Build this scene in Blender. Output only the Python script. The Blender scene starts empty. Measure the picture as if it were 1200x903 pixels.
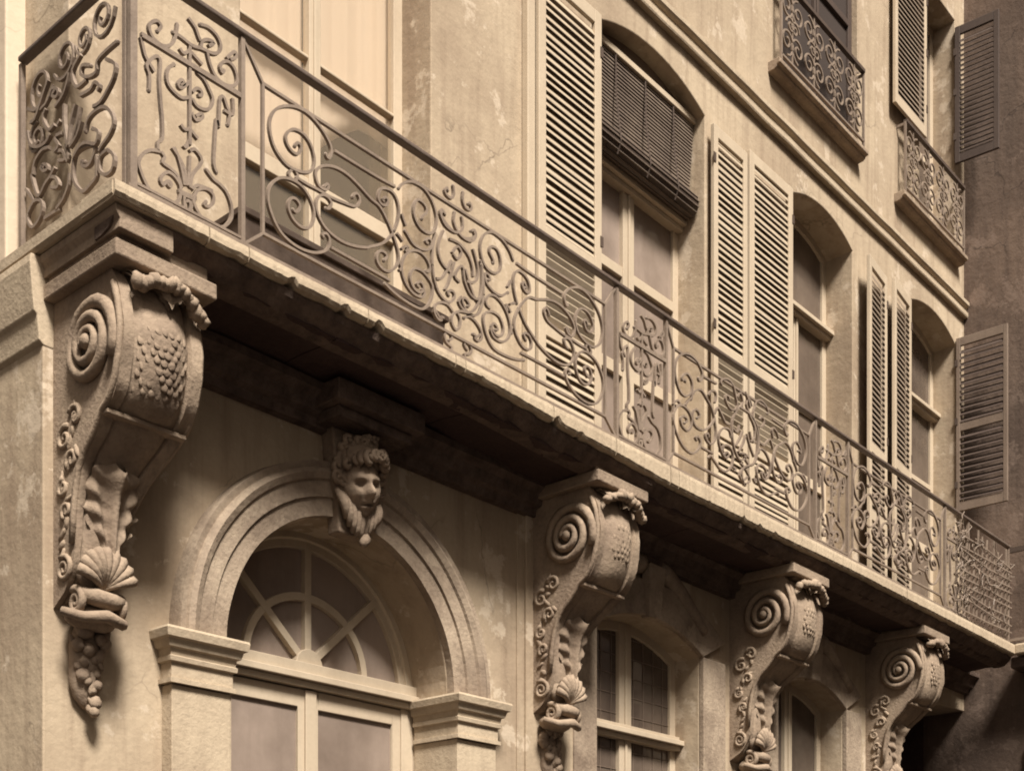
import bpy, bmesh, math, random
from mathutils import Vector, Matrix, noise
random.seed(7)
sc = bpy.context.scene
C = sc.collection
R = math.radians

# ------------------------------------------------------------------ camera
cam = bpy.data.cameras.new('camera')
co = bpy.data.objects.new('camera', cam); C.objects.link(co)
co.location = (0.0, -5.478, 1.6)
co.rotation_euler = (R(90), 0, R(41.0468 - 90.0))
cam.sensor_width = 36.0
cam.lens = 45.30
cam.shift_x = 0.0
cam.shift_y = 0.5663
cam.clip_end = 2000
sc.camera = co

# ------------------------------------------------------------------ light
SUN_EL, SUN_AZ = 53.0, -26.0          # azimuth: degrees to the right of the facade's outward normal
w = bpy.data.worlds.new('World'); sc.world = w; w.use_nodes = True
nt = w.node_tree; nt.nodes.clear()
sky = nt.nodes.new('ShaderNodeTexSky'); sky.sky_type = 'NISHITA'; sky.sun_disc = False
sky.sun_elevation = R(SUN_EL); sky.sun_rotation = R(180 - SUN_AZ)
sky.dust_density = 4.0
bw = nt.nodes.new('ShaderNodeRGBToBW')
tint = nt.nodes.new('ShaderNodeMixRGB'); tint.blend_type = 'MULTIPLY'; tint.inputs[0].default_value = 1
tint.inputs[2].default_value = (1.0, 0.86, 0.72, 1)
bg = nt.nodes.new('ShaderNodeBackground'); bg.inputs[1].default_value = 0.05
wo = nt.nodes.new('ShaderNodeOutputWorld')
nt.links.new(sky.outputs[0], bw.inputs[0]); nt.links.new(bw.outputs[0], tint.inputs[1])
nt.links.new(tint.outputs[0], bg.inputs[0]); nt.links.new(bg.outputs[0], wo.inputs[0])
sl = bpy.data.lights.new('sun', 'SUN'); sl.energy = 5.0; sl.angle = R(14); sl.color = (1.0, 0.94, 0.85)
so = bpy.data.objects.new('sun', sl); C.objects.link(so)
d = Vector((math.sin(R(SUN_AZ)) * math.cos(R(SUN_EL)), -math.cos(R(SUN_AZ)) * math.cos(R(SUN_EL)), math.sin(R(SUN_EL))))
so.rotation_euler = d.to_track_quat('Z', 'Y').to_euler()
so.location = (6, -8, 14)
sc.view_settings.view_transform = 'Standard'; sc.view_settings.look = 'None'
sc.view_settings.exposure = 1.0; sc.view_settings.gamma = 1.0
sc.render.engine = 'CYCLES'
sc.cycles.filter_width = 1.9

# ------------------------------------------------------------------ materials
def mat(name, col, rough=0.85, dark=None, amount=0.5, scale=1.2, streak=0.0, grain=0.25, bump=0.15,
        bscale=40.0, patch=0.0, patchcol=None, spec=0.25, crack=0.0):
    """Procedural surface: a base colour, blotches of a dirt colour, vertical streaks, fine grain and relief."""
    warm = lambda c: (c[0] * .73, c[1] * .74, c[2] * .84)
    col = warm(col); dark = warm(dark) if dark else tuple(c * 0.5 for c in col)
    if patchcol: patchcol = warm(patchcol)
    m = bpy.data.materials.new(name); m.use_nodes = True
    t = m.node_tree; N = t.nodes; L = t.links
    b = N['Principled BSDF']; b.inputs['Roughness'].default_value = rough
    b.inputs['Specular IOR Level'].default_value = spec
    tc = N.new('ShaderNodeNewGeometry')
    def noise_(sc_, det, vec=None, r=0.6):
        n = N.new('ShaderNodeTexNoise'); n.inputs['Scale'].default_value = sc_
        n.inputs['Detail'].default_value = det; n.inputs['Roughness'].default_value = r
        L.new(vec or tc.outputs['Position'], n.inputs['Vector']); return n.outputs['Fac']
    def ramp(fac, a, b_):
        r = N.new('ShaderNodeMapRange'); r.inputs[1].default_value = a; r.inputs[2].default_value = b_
        L.new(fac, r.inputs[0]); return r.outputs[0]
    def mul(fac, k):
        r = N.new('ShaderNodeMath'); r.operation = 'MULTIPLY'; L.new(fac, r.inputs[0]); r.inputs[1].default_value = k
        return r.outputs[0]
    def mix(fac, a, bcol):
        x = N.new('ShaderNodeMixRGB'); L.new(fac, x.inputs[0])
        if isinstance(a, tuple): x.inputs[1].default_value = (*a, 1)
        else: L.new(a, x.inputs[1])
        x.inputs[2].default_value = (*bcol, 1); return x.outputs[0]
    cur = mix(mul(ramp(noise_(scale, 6), 0.38, 0.72), amount), tuple(col), dark)
    if streak:
        mp = N.new('ShaderNodeMapping'); mp.inputs['Scale'].default_value = (5.0, 5.0, 0.45)
        L.new(tc.outputs['Position'], mp.inputs['Vector'])
        cur = mix(mul(ramp(noise_(1.6, 5, mp.outputs[0]), 0.48, 0.75), streak), cur, dark)
    if patch:
        pc = patchcol or tuple(min(1, c * 1.25) for c in col)
        cur = mix(mul(ramp(noise_(2.7, 7, r=0.7), 0.56, 0.60), patch), cur, pc)
    if crack:
        wv = N.new('ShaderNodeTexNoise'); wv.inputs['Scale'].default_value = 3.5; wv.inputs['Detail'].default_value = 4; L.new(tc.outputs['Position'], wv.inputs['Vector'])
        ad = N.new('ShaderNodeMixRGB'); ad.blend_type = 'LINEAR_LIGHT'; ad.inputs[0].default_value = .22; L.new(tc.outputs['Position'], ad.inputs[1]); L.new(wv.outputs['Color'], ad.inputs[2])
        vo = N.new('ShaderNodeTexVoronoi'); vo.feature = 'DISTANCE_TO_EDGE'; vo.inputs['Scale'].default_value = .8; L.new(ad.outputs[0], vo.inputs['Vector'])
        ln = ramp(vo.outputs['Distance'], .007, .001)
        mk = ramp(noise_(.9, 3), .52, .60); mm = N.new('ShaderNodeMath'); mm.operation = 'MULTIPLY'; L.new(ln, mm.inputs[0]); L.new(mk, mm.inputs[1])
        cur = mix(mul(mm.outputs[0], crack), cur, tuple(c * 0.4 for c in dark))
    if grain:
        cur = mix(mul(ramp(noise_(38, 4), 0.45, 0.8), grain), cur, tuple(c * 0.45 for c in dark))
    L.new(cur, b.inputs['Base Color'])
    if bump:
        bp = N.new('ShaderNodeBump'); bp.inputs['Strength'].default_value = bump; bp.inputs['Distance'].default_value = 0.02
        L.new(noise_(bscale, 5), bp.inputs['Height']); L.new(bp.outputs[0], b.inputs['Normal'])
    return m

M = {}
M['plaster'] = mat('weathered_plaster', (.56, .44, .275), dark=(.30, .215, .13), amount=.85, scale=.75, streak=.8, grain=.14, bump=.3, bscale=14, patch=.7, patchcol=(.66, .535, .36), crack=.5)
M['plaster_side_lit'] = mat('lit_side_plaster', (.74, .59, .39), dark=(.54, .42, .27), amount=.5, scale=.8, streak=.4, grain=.08, bump=.2, bscale=12, crack=.45)  # lightened copy of the front plaster; this side's light is put into the colour
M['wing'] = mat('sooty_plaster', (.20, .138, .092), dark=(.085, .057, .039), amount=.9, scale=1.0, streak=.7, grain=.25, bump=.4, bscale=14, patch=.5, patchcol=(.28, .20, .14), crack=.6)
M['stone'] = mat('carved_stone', (.42, .315, .20), dark=(.17, .115, .075), amount=.65, scale=3.0, streak=.35, grain=.35, bump=.35, bscale=45)
M['stone_pale'] = mat('pale_stone', (.58, .46, .29), dark=(.32, .235, .145), amount=.45, scale=2.2, streak=.35, grain=.25, bump=.25, bscale=40)
M['arch'] = mat('arch_stone', (.46, .355, .23), dark=(.18, .125, .08), amount=.85, scale=3.2, streak=.3, grain=.35, bump=.35, bscale=40, patch=.35, patchcol=(.58, .46, .30))
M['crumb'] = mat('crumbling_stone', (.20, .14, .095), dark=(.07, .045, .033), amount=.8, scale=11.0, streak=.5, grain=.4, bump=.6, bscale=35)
M['soot_shade'] = mat('soot_and_shade_stone', (.085, .050, .038), dark=(.04, .023, .018), amount=.6, scale=2.0, grain=.3, bump=.4, bscale=22, patch=.25, patchcol=(.115, .072, .052))  # soot stain with the shade's red-brown also put into the colour
M['paint'] = mat('old_white_paint', (.62, .50, .325), dark=(.42, .32, .20), amount=.35, scale=2.5, streak=.3, grain=.12, bump=.06, rough=.6)
M['slat'] = mat('louvre_paint', (.52, .415, .265), dark=(.34, .26, .16), amount=.4, scale=3, streak=.2, grain=.15, bump=.06, rough=.65)
M['slat_dark'] = mat('grey_louvre_paint', (.30, .23, .15), dark=(.17, .12, .08), amount=.5, scale=3, streak=.3, grain=.2, bump=.06, rough=.65)
M['slat_black'] = mat('dark_louvre_paint', (.095, .066, .047), dark=(.055, .037, .028), amount=.5, scale=3, streak=.3, grain=.2, bump=.06, rough=.65)
M['wood'] = mat('brown_painted_wood', (.27, .20, .135), dark=(.13, .09, .06), amount=.5, scale=2, streak=.5, grain=.15, bump=.1, rough=.6)
M['iron'] = mat('painted_iron', (.31, .235, .16), dark=(.15, .108, .074), amount=.6, scale=5, grain=.25, bump=.12, bscale=60, rough=.55, spec=.35)
M['iron_dark'] = mat('dark_iron', (.11, .078, .054), dark=(.06, .04, .029), amount=.5, scale=5, grain=.2, bump=.1, bscale=60, rough=.5, spec=.35)
M['iron_mid'] = mat('worn_iron', (.17, .125, .088), dark=(.09, .062, .045), amount=.6, scale=5, grain=.25, bump=.12, bscale=60, rough=.5, spec=.35)
M['darkwood'] = mat('dark_wood', (.16, .112, .075), dark=(.07, .047, .033), amount=.6, scale=3, streak=.5, grain=.2, bump=.15, rough=.7)  # dark brown with darker blotches and streaks
M['blind'] = mat('weathered_blind', (.20, .15, .10), dark=(.085, .058, .042), amount=.6, scale=5, streak=.4, grain=.3, bump=.1)
M['cloth'] = mat('curtain_cloth', (.90, .77, .58), dark=(.84, .71, .52), amount=.3, scale=1.5, streak=.25, grain=.05, bump=.05)
M['room'] = mat('dim_interior', (.06, .043, .032), amount=.3, bump=0, grain=0)
M['ground'] = mat('street_paving', (.05, .038, .028), dark=(.03, .022, .016), amount=.5, scale=.8, grain=.3, bump=.3, bscale=6)
M['glass'] = mat('toned_glass', (.19, .142, .098), dark=(.055, .039, .028), amount=1.0, scale=1.1, streak=.3, grain=.08, bump=.0, rough=.08, spec=.6)  # opaque; reflections and the interior's tone are put into the brown
M['glass_pale'] = mat('toned_glass_pale', (.40, .31, .225), dark=(.20, .15, .106), amount=1.0, scale=1.3, streak=.35, grain=.05, bump=.0, rough=.12, spec=.5)  # paler copy; brightness put into the colour against dark reflections
for k_ in ('glass', 'glass_pale'):
    t_ = M[k_].node_tree; g_ = t_.nodes.new('ShaderNodeNewGeometry'); n_ = t_.nodes.new('ShaderNodeTexNoise'); n_.inputs['Scale'].default_value = 2.2; n_.inputs['Detail'].default_value = 1
    b_ = t_.nodes.new('ShaderNodeBump'); b_.inputs['Strength'].default_value = .35; b_.inputs['Distance'].default_value = .05
    t_.links.new(g_.outputs['Position'], n_.inputs['Vector']); t_.links.new(n_.outputs['Fac'], b_.inputs['Height']); t_.links.new(b_.outputs[0], t_.nodes['Principled BSDF'].inputs['Normal'])
def clear_glass():
    m = bpy.data.materials.new('clear_glass'); m.use_nodes = True
    t = m.node_tree; t.nodes.clear()
    o = t.nodes.new('ShaderNodeOutputMaterial'); mx = t.nodes.new('ShaderNodeMixShader')
    tr = t.nodes.new('ShaderNodeBsdfTransparent'); gl = t.nodes.new('ShaderNodeBsdfGlossy')
    gl.inputs['Roughness'].default_value = .05; tr.inputs[0].default_value = (.98, .96, .93, 1)
    mx.inputs[0].default_value = .08
    t.links.new(tr.outputs[0], mx.inputs[1]); t.links.new(gl.outputs[0], mx.inputs[2])
    df = t.nodes.new('ShaderNodeBsdfDiffuse'); df.inputs[0].default_value = (.60, .48, .35, 1)
    m2 = t.nodes.new('ShaderNodeMixShader'); m2.inputs[0].default_value = .10
    t.links.new(mx.outputs[0], m2.inputs[1]); t.links.new(df.outputs[0], m2.inputs[2])
    t.links.new(m2.outputs[0], o.inputs[0]); return m
M['clear'] = clear_glass()

# ------------------------------------------------------------------ helpers
WL = {}                                                   # world position of every object built (no parent is rotated before its children)
def thing(name, label, cat, loc, group=None, kind=None):
    o = bpy.data.objects.new(name, None); C.objects.link(o)
    o.location = loc; o.empty_display_size = .1
    o['label'] = label; o['category'] = cat
    if group: o['group'] = group
    if kind: o['kind'] = kind
    WL[o.name] = Vector(loc); return o

class MB:
    def __init__(s): s.v = []; s.f = []
    def add(s, vs, fs):
        n = len(s.v); s.v += [tuple(p) for p in vs]; s.f += [tuple(i + n for i in f) for f in fs]; return s
    def box(s, x0, x1, y0, y1, z0, z1):
        v = [(x, y, z) for x in (x0, x1) for y in (y0, y1) for z in (z0, z1)]
        return s.add(v, [(0, 1, 3, 2), (4, 6, 7, 5), (0, 4, 5, 1), (2, 3, 7, 6), (0, 2, 6, 4), (1, 5, 7, 3)])
    def loft(s, rings, cap=True, close=True):
        n = len(rings[0]); vs = [p for r in rings for p in r]; fs = []
        for i in range(len(rings) - 1):
            for j in range(n if close else n - 1):
                a, b = i * n + j, i * n + (j + 1) % n
                fs.append((a, b, b + n, a + n))
        if cap and close:
            fs.append(tuple(range(n))[::-1]); fs.append(tuple(range((len(rings) - 1) * n, len(rings) * n)))
        return s.add(vs, fs)
    def prism_x(s, prof, xs, jit=None):                   # (y, z) profile carried along x
        rings = []
        for i, x in enumerate(xs):
            rings.append([(x, y + (jit(x, y, z)[0] if jit else 0), z + (jit(x, y, z)[1] if jit else 0)) for y, z in prof])
        return s.loft(rings)
    def prism_y(s, prof, ys):
        return s.loft([[(x, y, z) for x, z in prof] for y in ys])
    def tube(s, pts, rad, n=6, closed=False, flat=None):
        P = [Vector(p) for p in pts]; k = len(P)
        if not isinstance(rad, (list, tuple)): rad = [rad] * k
        T = []
        for i in range(k):
            a = P[(i - 1) % k] if (closed or i > 0) else P[i]
            b = P[(i + 1) % k] if (closed or i < k - 1) else P[i]
            t = b - a; T.append(t.normalized() if t.length > 1e-9 else Vector((0, 0, 1)))
        up = Vector((0, 1, 0)) if abs(T[0].y) < .9 else Vector((1, 0, 0))
        nrm = (up - T[0] * up.dot(T[0])).normalized(); rings = []
        for i in range(k):
            nrm = nrm - T[i] * nrm.dot(T[i])
            nrm = nrm.normalized() if nrm.length > 1e-6 else T[i].orthogonal().normalized()
            bi = T[i].cross(nrm)
            rings.append([P[i] + (nrm * math.cos(2 * math.pi * j / n) + bi * math.sin(2 * math.pi * j / n)) * rad[i] for j in range(n)])
        if closed: rings.append(rings[0])
        return s.loft(rings, cap=not closed)
    def bar(s, pts, w, dpt, axis=Vector((0, 1, 0))):       # flat iron bar: width w in its plane, depth dpt across it
        P = [Vector(p) for p in pts]; k = len(P); rings = []
        for i in range(k):
            t = P[min(i + 1, k - 1)] - P[max(i - 1, 0)]
            t = t.normalized() if t.length > 1e-9 else Vector((0, 0, 1))
            nn = axis.cross(t)
            nn = nn.normalized() if nn.length > 1e-6 else Vector((1, 0, 0))
            a, b = nn * (w / 2), axis * (dpt / 2)
            rings.append([P[i] + a + b, P[i] - a + b, P[i] - a - b, P[i] + a - b])
        return s.loft(rings)
    def blob(s, c, r, rot=None, seg=8, rings=6, nz=0.0, seed=0):
        c = Vector(c); r = r if isinstance(r, (tuple, list)) else (r, r, r)
        vs = []; fs = []
        for i in range(rings + 1):
            th = math.pi * i / rings
            for j in range(seg):
                ph = 2 * math.pi * j / seg
                p = Vector((math.sin(th) * math.cos(ph), math.sin(th) * math.sin(ph), math.cos(th)))
                k = 1 + nz * noise.noise(p * 1.7 + Vector((seed, seed * 2.1, 0)))
                p = Vector((p.x * r[0], p.y * r[1], p.z * r[2])) * k
                if rot: p = rot @ p
                vs.append(c + p)
        for i in range(rings):
            for j in range(seg):
                a, b = i * seg + j, i * seg + (j + 1) % seg
                fs.append((a, b, b + seg, a + seg))
        return s.add(vs, fs)
    def grid(s, f, nu, nv, th=None):                       # sheet f(u, v); th gives it a back
        vs = [f(i / nu, j / nv) for i in range(nu + 1) for j in range(nv + 1)]
        fs = [(i * (nv + 1) + j, (i + 1) * (nv + 1) + j, (i + 1) * (nv + 1) + j + 1, i * (nv + 1) + j + 1) for i in range(nu) for j in range(nv)]
        return s.add(vs, fs)
    def build(s, name, m, parent=None, bevel=0, smooth=False, kind=None, label=None, origin=None):
        me = bpy.data.meshes.new(name)
        vs = [Vector(p) for p in s.v]
        if origin is None:
            lo = [min(p[i] for p in vs) for i in range(3)]; hi = [max(p[i] for p in vs) for i in range(3)]
            origin = Vector([(lo[i] + hi[i]) / 2 for i in range(3)])
        me.from_pydata([p - Vector(origin) for p in vs], [], s.f); me.update()
        bm = bmesh.new(); bm.from_mesh(me); bmesh.ops.remove_doubles(bm, verts=bm.verts, dist=1e-6)
        bmesh.ops.recalc_face_normals(bm, faces=bm.faces); bm.to_mesh(me); bm.free()
        if smooth:
            for p in me.polygons: p.use_smooth = True
            if smooth == 'sharp': me.set_sharp_from_angle(angle=R(38))
        me.materials.append(M[m] if isinstance(m, str) else m)
        return link(name, me, parent, origin, bevel, kind, label)

def link(name, me, parent, origin, bevel=0, kind=None, label=None):
    o = bpy.data.objects.new(name, me); C.objects.link(o)
    o.location = Vector(origin) - (WL[parent.name] if parent else Vector((0, 0, 0)))
    if parent: o.parent = parent
    WL[o.name] = Vector(origin)
    if kind: o['kind'] = kind
    if label: o['label'] = label
    if bevel:
        b = o.modifiers.new('bevel', 'BEVEL'); b.width = bevel; b.segments = 2; b.limit_method = 'ANGLE'; b.angle_limit = R(35)
    return o
def tag(o, label, cat, group=None):
    o['label'] = label; o['category'] = cat
    if group: o['group'] = group
    return o

def arc(xl, xr, zs, rise, n=14):
    """points of a segmental arch from left spring to right spring"""
    h = (xr - xl) / 2; cx = (xl + xr) / 2
    r = (h * h + rise * rise) / (2 * rise); cz = zs + rise - r; a = math.asin(min(1, h / r))
    if rise >= h * .999: a = math.pi / 2
    return [(cx + r * math.sin(t), cz + r * math.cos(t)) for t in [(-a + 2 * a * i / n) for i in range(n + 1)]]

def wall_sheet(name, outline, holes, y0, y1, m, parent):
    cu = bpy.data.curves.new(name, 'CURVE'); cu.dimensions = '2D'; cu.fill_mode = 'BOTH'; cu.extrude = (y1 - y0) / 2
    for pts in [outline] + holes:
        sp = cu.splines.new('POLY'); sp.points.add(len(pts) - 1); sp.use_cyclic_u = True
        for i, (x, z) in enumerate(pts): sp.points[i].co = (x, z, 0, 1)
    tmp = bpy.data.objects.new('tmp', cu); C.objects.link(tmp)
    dg = bpy.context.evaluated_depsgraph_get()
    me = bpy.data.meshes.new_from_object(tmp.evaluated_get(dg))
    bpy.data.objects.remove(tmp)
    ym = (y0 + y1) / 2; mb = MB()
    mb.add([(v.co.x, ym + v.co.z, v.co.y) for v in me.vertices], [tuple(p.vertices) for p in me.polygons])
    bpy.data.meshes.remove(me)
    return mb.build(name, m, parent, bevel=.008)

def crom(pts, n=4):
    """smooth curve through the points"""
    if len(pts) < 3: return list(pts)
    P = [pts[0]] + list(pts) + [pts[-1]]; out = []
    for i in range(1, len(P) - 2):
        a, b, c, e = (Vector(P[i - 1]), Vector(P[i]), Vector(P[i + 1]), Vector(P[i + 2]))
        for k in range(n):
            t = k / n
            out.append(.5 * ((2 * b) + (c - a) * t + (2 * a - 5 * b + 4 * c - e) * t * t + (3 * b - a - 3 * c + e) * t ** 3))
    out.append(Vector(P[-2])); return out

def spiral(c, r0, r1, turns, a0, n=16, sgn=1):
    """2-D spiral from radius r0 at angle a0 in to r1"""
    k = int(n * turns); return [(c[0] + (r0 + (r1 - r0) * (i / k) ** .85) * math.cos(a0 + sgn * 2 * math.pi * turns * i / k),
                                 c[1] + (r0 + (r1 - r0) * (i / k) ** .85) * math.sin(a0 + sgn * 2 * math.pi * turns * i / k)) for i in range(k + 1)]

def jit(p, s=1.0, f=3.0):
    return noise.noise(Vector(p) * f) * s

# ------------------------------------------------------------------ ground
gm = MB(); gm.add([(-300, -300, 0), (300, -300, 0), (300, 300, 0), (-300, 300, 0)], [(0, 1, 2, 3)])
g = gm.build('street', 'ground'); g['kind'] = 'structure'

# ------------------------------------------------------------------ unseen row of houses added to block low sky light; mirrored in the panes
opp = thing('added_opposite_houses', 'unseen dark row house facade added across the street to block low sky light', 'house', (10, -13.5, 0))
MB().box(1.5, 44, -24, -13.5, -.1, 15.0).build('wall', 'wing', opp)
MB().loft([[(1.2, y, z) for y, z in ((-13.1, 15.0), (-13.1, 15.25), (-18, 18.5), (-24, 15.25), (-24, 15.0))], [(44.2, y, z) for y, z in ((-13.1, 15.0), (-13.1, 15.25), (-18, 18.5), (-24, 15.25), (-24, 15.0))]]).build('roof', 'soot_shade', opp)
for k in range(14):
    for fl in range(4):
        x = 3 + k * 2.9; z = 1.2 + fl * 3.5
        f = MB(); f.box(x, x + 1.2, -13.5, -13.42, z, z + 2.1); f = f.build('window', 'paint', opp)
        MB().box(x + .1, x + 1.1, -13.43, -13.41, z + .1, z + 2.0).build('pane', 'room', f)

# ------------------------------------------------------------------ the corner house
XW = 13.75                                               # plane of the adjoining wing
house = thing('corner_house', 'pale plastered house with louvred shutters, arched door and balcony on carved brackets', 'house', (8.0, 0.2, 0))
DC, DS, DR = 4.85, 3.25, .84                              # arched door: centre, spring, radius
W2 = (7.143, 8.502, 3.99, .17); W3 = (9.661, 10.906, 3.945, .17); W4 = (11.90, 13.66, 4.22, .20)
FA = (4.137, 5.546); FB = (7.222, 8.588); FC = (9.924, 11.111); FD = (12.284, 13.529)
U1 = (9.806, 11.216); U2 = (12.60, 13.50)
FZ, FS, FRISE = 4.93, 8.24, .15
def hole(xl, xr, z0, zs, rise): return [(xl, z0)] + arc(xl, xr, zs, rise) + [(xr, z0)]
door_hole = [(DC - DR, -.02)] + [(DC - DR * math.cos(math.pi * i / 28), DS + DR * math.sin(math.pi * i / 28)) for i in range(29)] + [(DC + DR, -.02)]
outline = [(3.03, -.1), (3.03, 4.72), (3.16, 4.72), (3.16, 13.2), (XW + .02, 13.2), (XW + .02, 4.36), (13.3, 4.34), (12.6, 4.30), (12.1, 4.20), (11.9, 4.05), (11.9, -.1)]
holes = [door_hole, hole(W2[0], W2[1], .9, W2[2], W2[3]), hole(W3[0], W3[1], .9, W3[2], W3[3])]
holes += [hole(a, b, FZ, FS, FRISE) for a, b in (FA, FB, FC, FD)]
holes += [[(U1[0], 9.17), (U1[0], 11.7), (U1[1], 11.7), (U1[1], 9.17)], [(U2[0], 9.17), (U2[0], 11.7), (U2[1], 11.7), (U2[1], 9.17)]]
wall_sheet('front_wall', outline, holes, 0.0, .45, 'plaster', house)
MB().box(3.034, 3.4, .452, 9, -.1, 4.72).build('side_wall', 'plaster_side_lit', house)
MB().box(3.164, 3.5, .452, 9, 4.722, 13.2).build('side_wall', 'plaster_side_lit', house)
MB().box(3.06, 3.30, .40, .80, 4.95, 13.2).build('side_pilaster', 'plaster_side_lit', house, bevel=.01)
sm = MB()
sm.loft([[(x, y, z) for x, z in ((3.2, 4.83), (2.97, 4.83), (2.965, 4.79), (2.98, 4.62), (2.985, 4.575), (3.0, 4.56), (3.01, 4.45), (3.035, 4.43), (3.2, 4.43))] for y in (-.004, 9)])
sm.build('side_cornice', 'stone_pale', house, bevel=.006)
MB().box(3.4, 13.7, .6, 6, -.05, 13.19).build('interior', 'room', house) if False else None
# dim room behind the first french window
rm = MB(); x0, x1, y0, y1, z0, z1 = 3.5, 6.6, .452, 3.0, 4.9, 8.7
v = [(x, y, z) for x in (x0, x1) for y in (y0, y1) for z in (z0, z1)]
rm.add(v, [(0, 1, 3, 2), (4, 6, 7, 5), (2, 3, 7, 6), (0, 2, 6, 4), (1, 5, 7, 3)])
rm.build('room', 'room', house)
# roof slab closes the block
MB().box(2.9, XW, -.25, 9, 13.21, 13.5).build('eaves', 'stone', house)

# string course between the storeys
sx = [3.16 + i * (XW - 3.165) / 60 for i in range(61)]
def sj(x, y, z): return (jit((x, 0, z), .004, 2.5), jit((x * 1.3, 2, z), .006, 2.0)) if y < -.001 else (0, 0)
s1 = MB()
s1.prism_x([(.02, 8.60), (-.045, 8.60), (-.05, 8.612), (-.05, 8.65), (-.03, 8.662), (-.03, 8.70), (-.05, 8.71), (-.062, 8.725), (-.062, 8.76), (-.02, 8.80), (.02, 8.81)], sx, sj)
s1.build('string_course', 'stone_pale', house)
# pilaster strip beside the second bracket
MB().box(6.40, 6.93, -.03, .002, .0, 4.55).build('pilaster_strip', 'plaster', house, bevel=.006)
MB().box(6.33, 6.40, -.012, .002, .0, 4.55).build('pilaster_strip', 'plaster', house, bevel=.004)

# cornice under the balcony, against the wall
cm = MB(); cx = [3.5 + i * (XW - 3.5) / 50 for i in range(51)]
cm.prism_x([(.02, 4.735), (-.17, 4.735), (-.17, 4.69), (-.12, 4.66), (-.10, 4.60), (-.06, 4.585), (-.05, 4.54), (.02, 4.53)], cx,
           lambda x, y, z: (jit((x, y, z), .008, 5), jit((x, z, y), .008, 6)) if y < 0 else (0, 0))
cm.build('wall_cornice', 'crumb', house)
bl = MB(); bl.box(4.55, 5.20, -.30, .0, 4.615, 4.728); bl.box(4.60, 5.15, -.24, .0, 4.555, 4.613); bl.build('cornice_block', 'crumb', house, bevel=.008)

# --- arched door surround
am = MB(); prof = [(DR + .002, .0), (DR + .002, -.055), (DR + .10, -.06), (DR + .105, -.075), (DR + .19, -.08), (DR + .20, -.095), (DR + .235, -.11), (DR + .26, -.095), (DR + .265, -.08), (DR + .30, -.085), (DR + .31, .0)]
rings = []
for i in range(49):
    a = math.pi * i / 48
    rings.append([(DC - (r + jit((i * .3, r * 9, 1), .004, 1.0)) * math.cos(a), y + jit((i * .2, r * 4, y), .004, 1.5) * (y < -.01), DS + (r - .05 * (r - DR)) * math.sin(a) + .0005) for r, y in prof])
am.loft(rings); am.build('arch_moulding', 'arch', house)
for sx0, sgn in ((3.66, 1), (6.04, -1)):
    xin = DC - DR if sgn > 0 else DC + DR
    a, b = sorted((sx0, xin))
    MB().box(a, b, -.085, .001, 0, 2.98).build('door_pilaster', 'stone_pale', house, bevel=.004)
    MB().box(*sorted((xin, xin + sgn * .004)), -.084, .28, 0, 2.98).build('door_reveal', 'stone_pale', house)
    cp = MB(); outer = []
    for z_, e in ((2.985, .0), (2.985, .022), (3.008, .022), (3.012, .008), (3.085, .008), (3.09, .025), (3.112, .028), (3.118, .018), (3.15, .024), (3.156, .04), (3.19, .05), (3.198, .068), (3.235, .075), (3.247, .07), (3.249, .0)):
        outer.append([(sx0 - sgn * e, .001, z_), (sx0 - sgn * e, -.086 - e, z_), (xin + sgn * e * .9, -.086 - e, z_), (xin + sgn * e * .9, .28, z_), (xin - sgn * .001, .28, z_), (xin - sgn * .001, .001, z_)])
    cp.loft(outer); cp.build('capital', 'stone_pale', house)

# --- arched door with fanlight
door = MB(); yf = .30
xl, xr = DC - DR, DC + DR
door.box(xl, xl + .10, yf, yf + .07, 0, 3.20); door.box(xr - .10, xr, yf, yf + .07, 0, 3.20)
fz = 3.33
door.box(xl, xr, yf - .03, yf + .07, 3.20, 3.235); door.box(xl, xr, yf - .06, yf + .07, 3.237, 3.275); door.box(xl, xr, yf - .035, yf + .07, 3.277, fz + .01)
ro, ri = .86, .735
door.loft([[(DC - r * math.cos(math.pi * i / 36), y, fz - .06 + r * math.sin(math.pi * i / 36)) for r, y in ((ro, yf + .07), (ro, yf), (ri + .05, yf - .005), (ri + .045, yf + .012), (ri, yf + .012), (ri, yf + .07))] for i in range(37)])
dr = door.build('arched_door', 'paint', house, bevel=.004)
sp = [(-1, 45), (0, 90), (1, 135)]
for _, adeg in sp:
    a = R(adeg); p0 = (DC - .06 * math.cos(a), yf + .03, fz + .06 * math.sin(a)); p1 = (DC - .75 * math.cos(a), yf + .03, fz - .02 + .72 * math.sin(a))
    MB().bar([p0, p1], .046, .045).build('fan_spoke', 'paint', dr, bevel=.003)
MB().bar([(DC - .44 * math.cos(math.pi * i / 24), yf + .031, fz + .40 * math.sin(math.pi * i / 24)) for i in range(25)], .044, .04).build('fan_ring', 'paint', dr)
hb = MB(); hb.prism_y([(DC - .1 * math.cos(math.pi * i / 10), fz + .1 * math.sin(math.pi * i / 10)) for i in range(11)], [yf - .005, yf + .06]); hb.build('fan_hub', 'paint', dr, bevel=.004)
pn = MB(); pts = [(DC - .76 * math.cos(math.pi * i / 24), fz - .06 + .76 * math.sin(math.pi * i / 24)) for i in range(25)]
pn.prism_y(pts, [yf + .045, yf + .051]); pn.build('fan_pane', 'glass_pale', dr)
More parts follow.
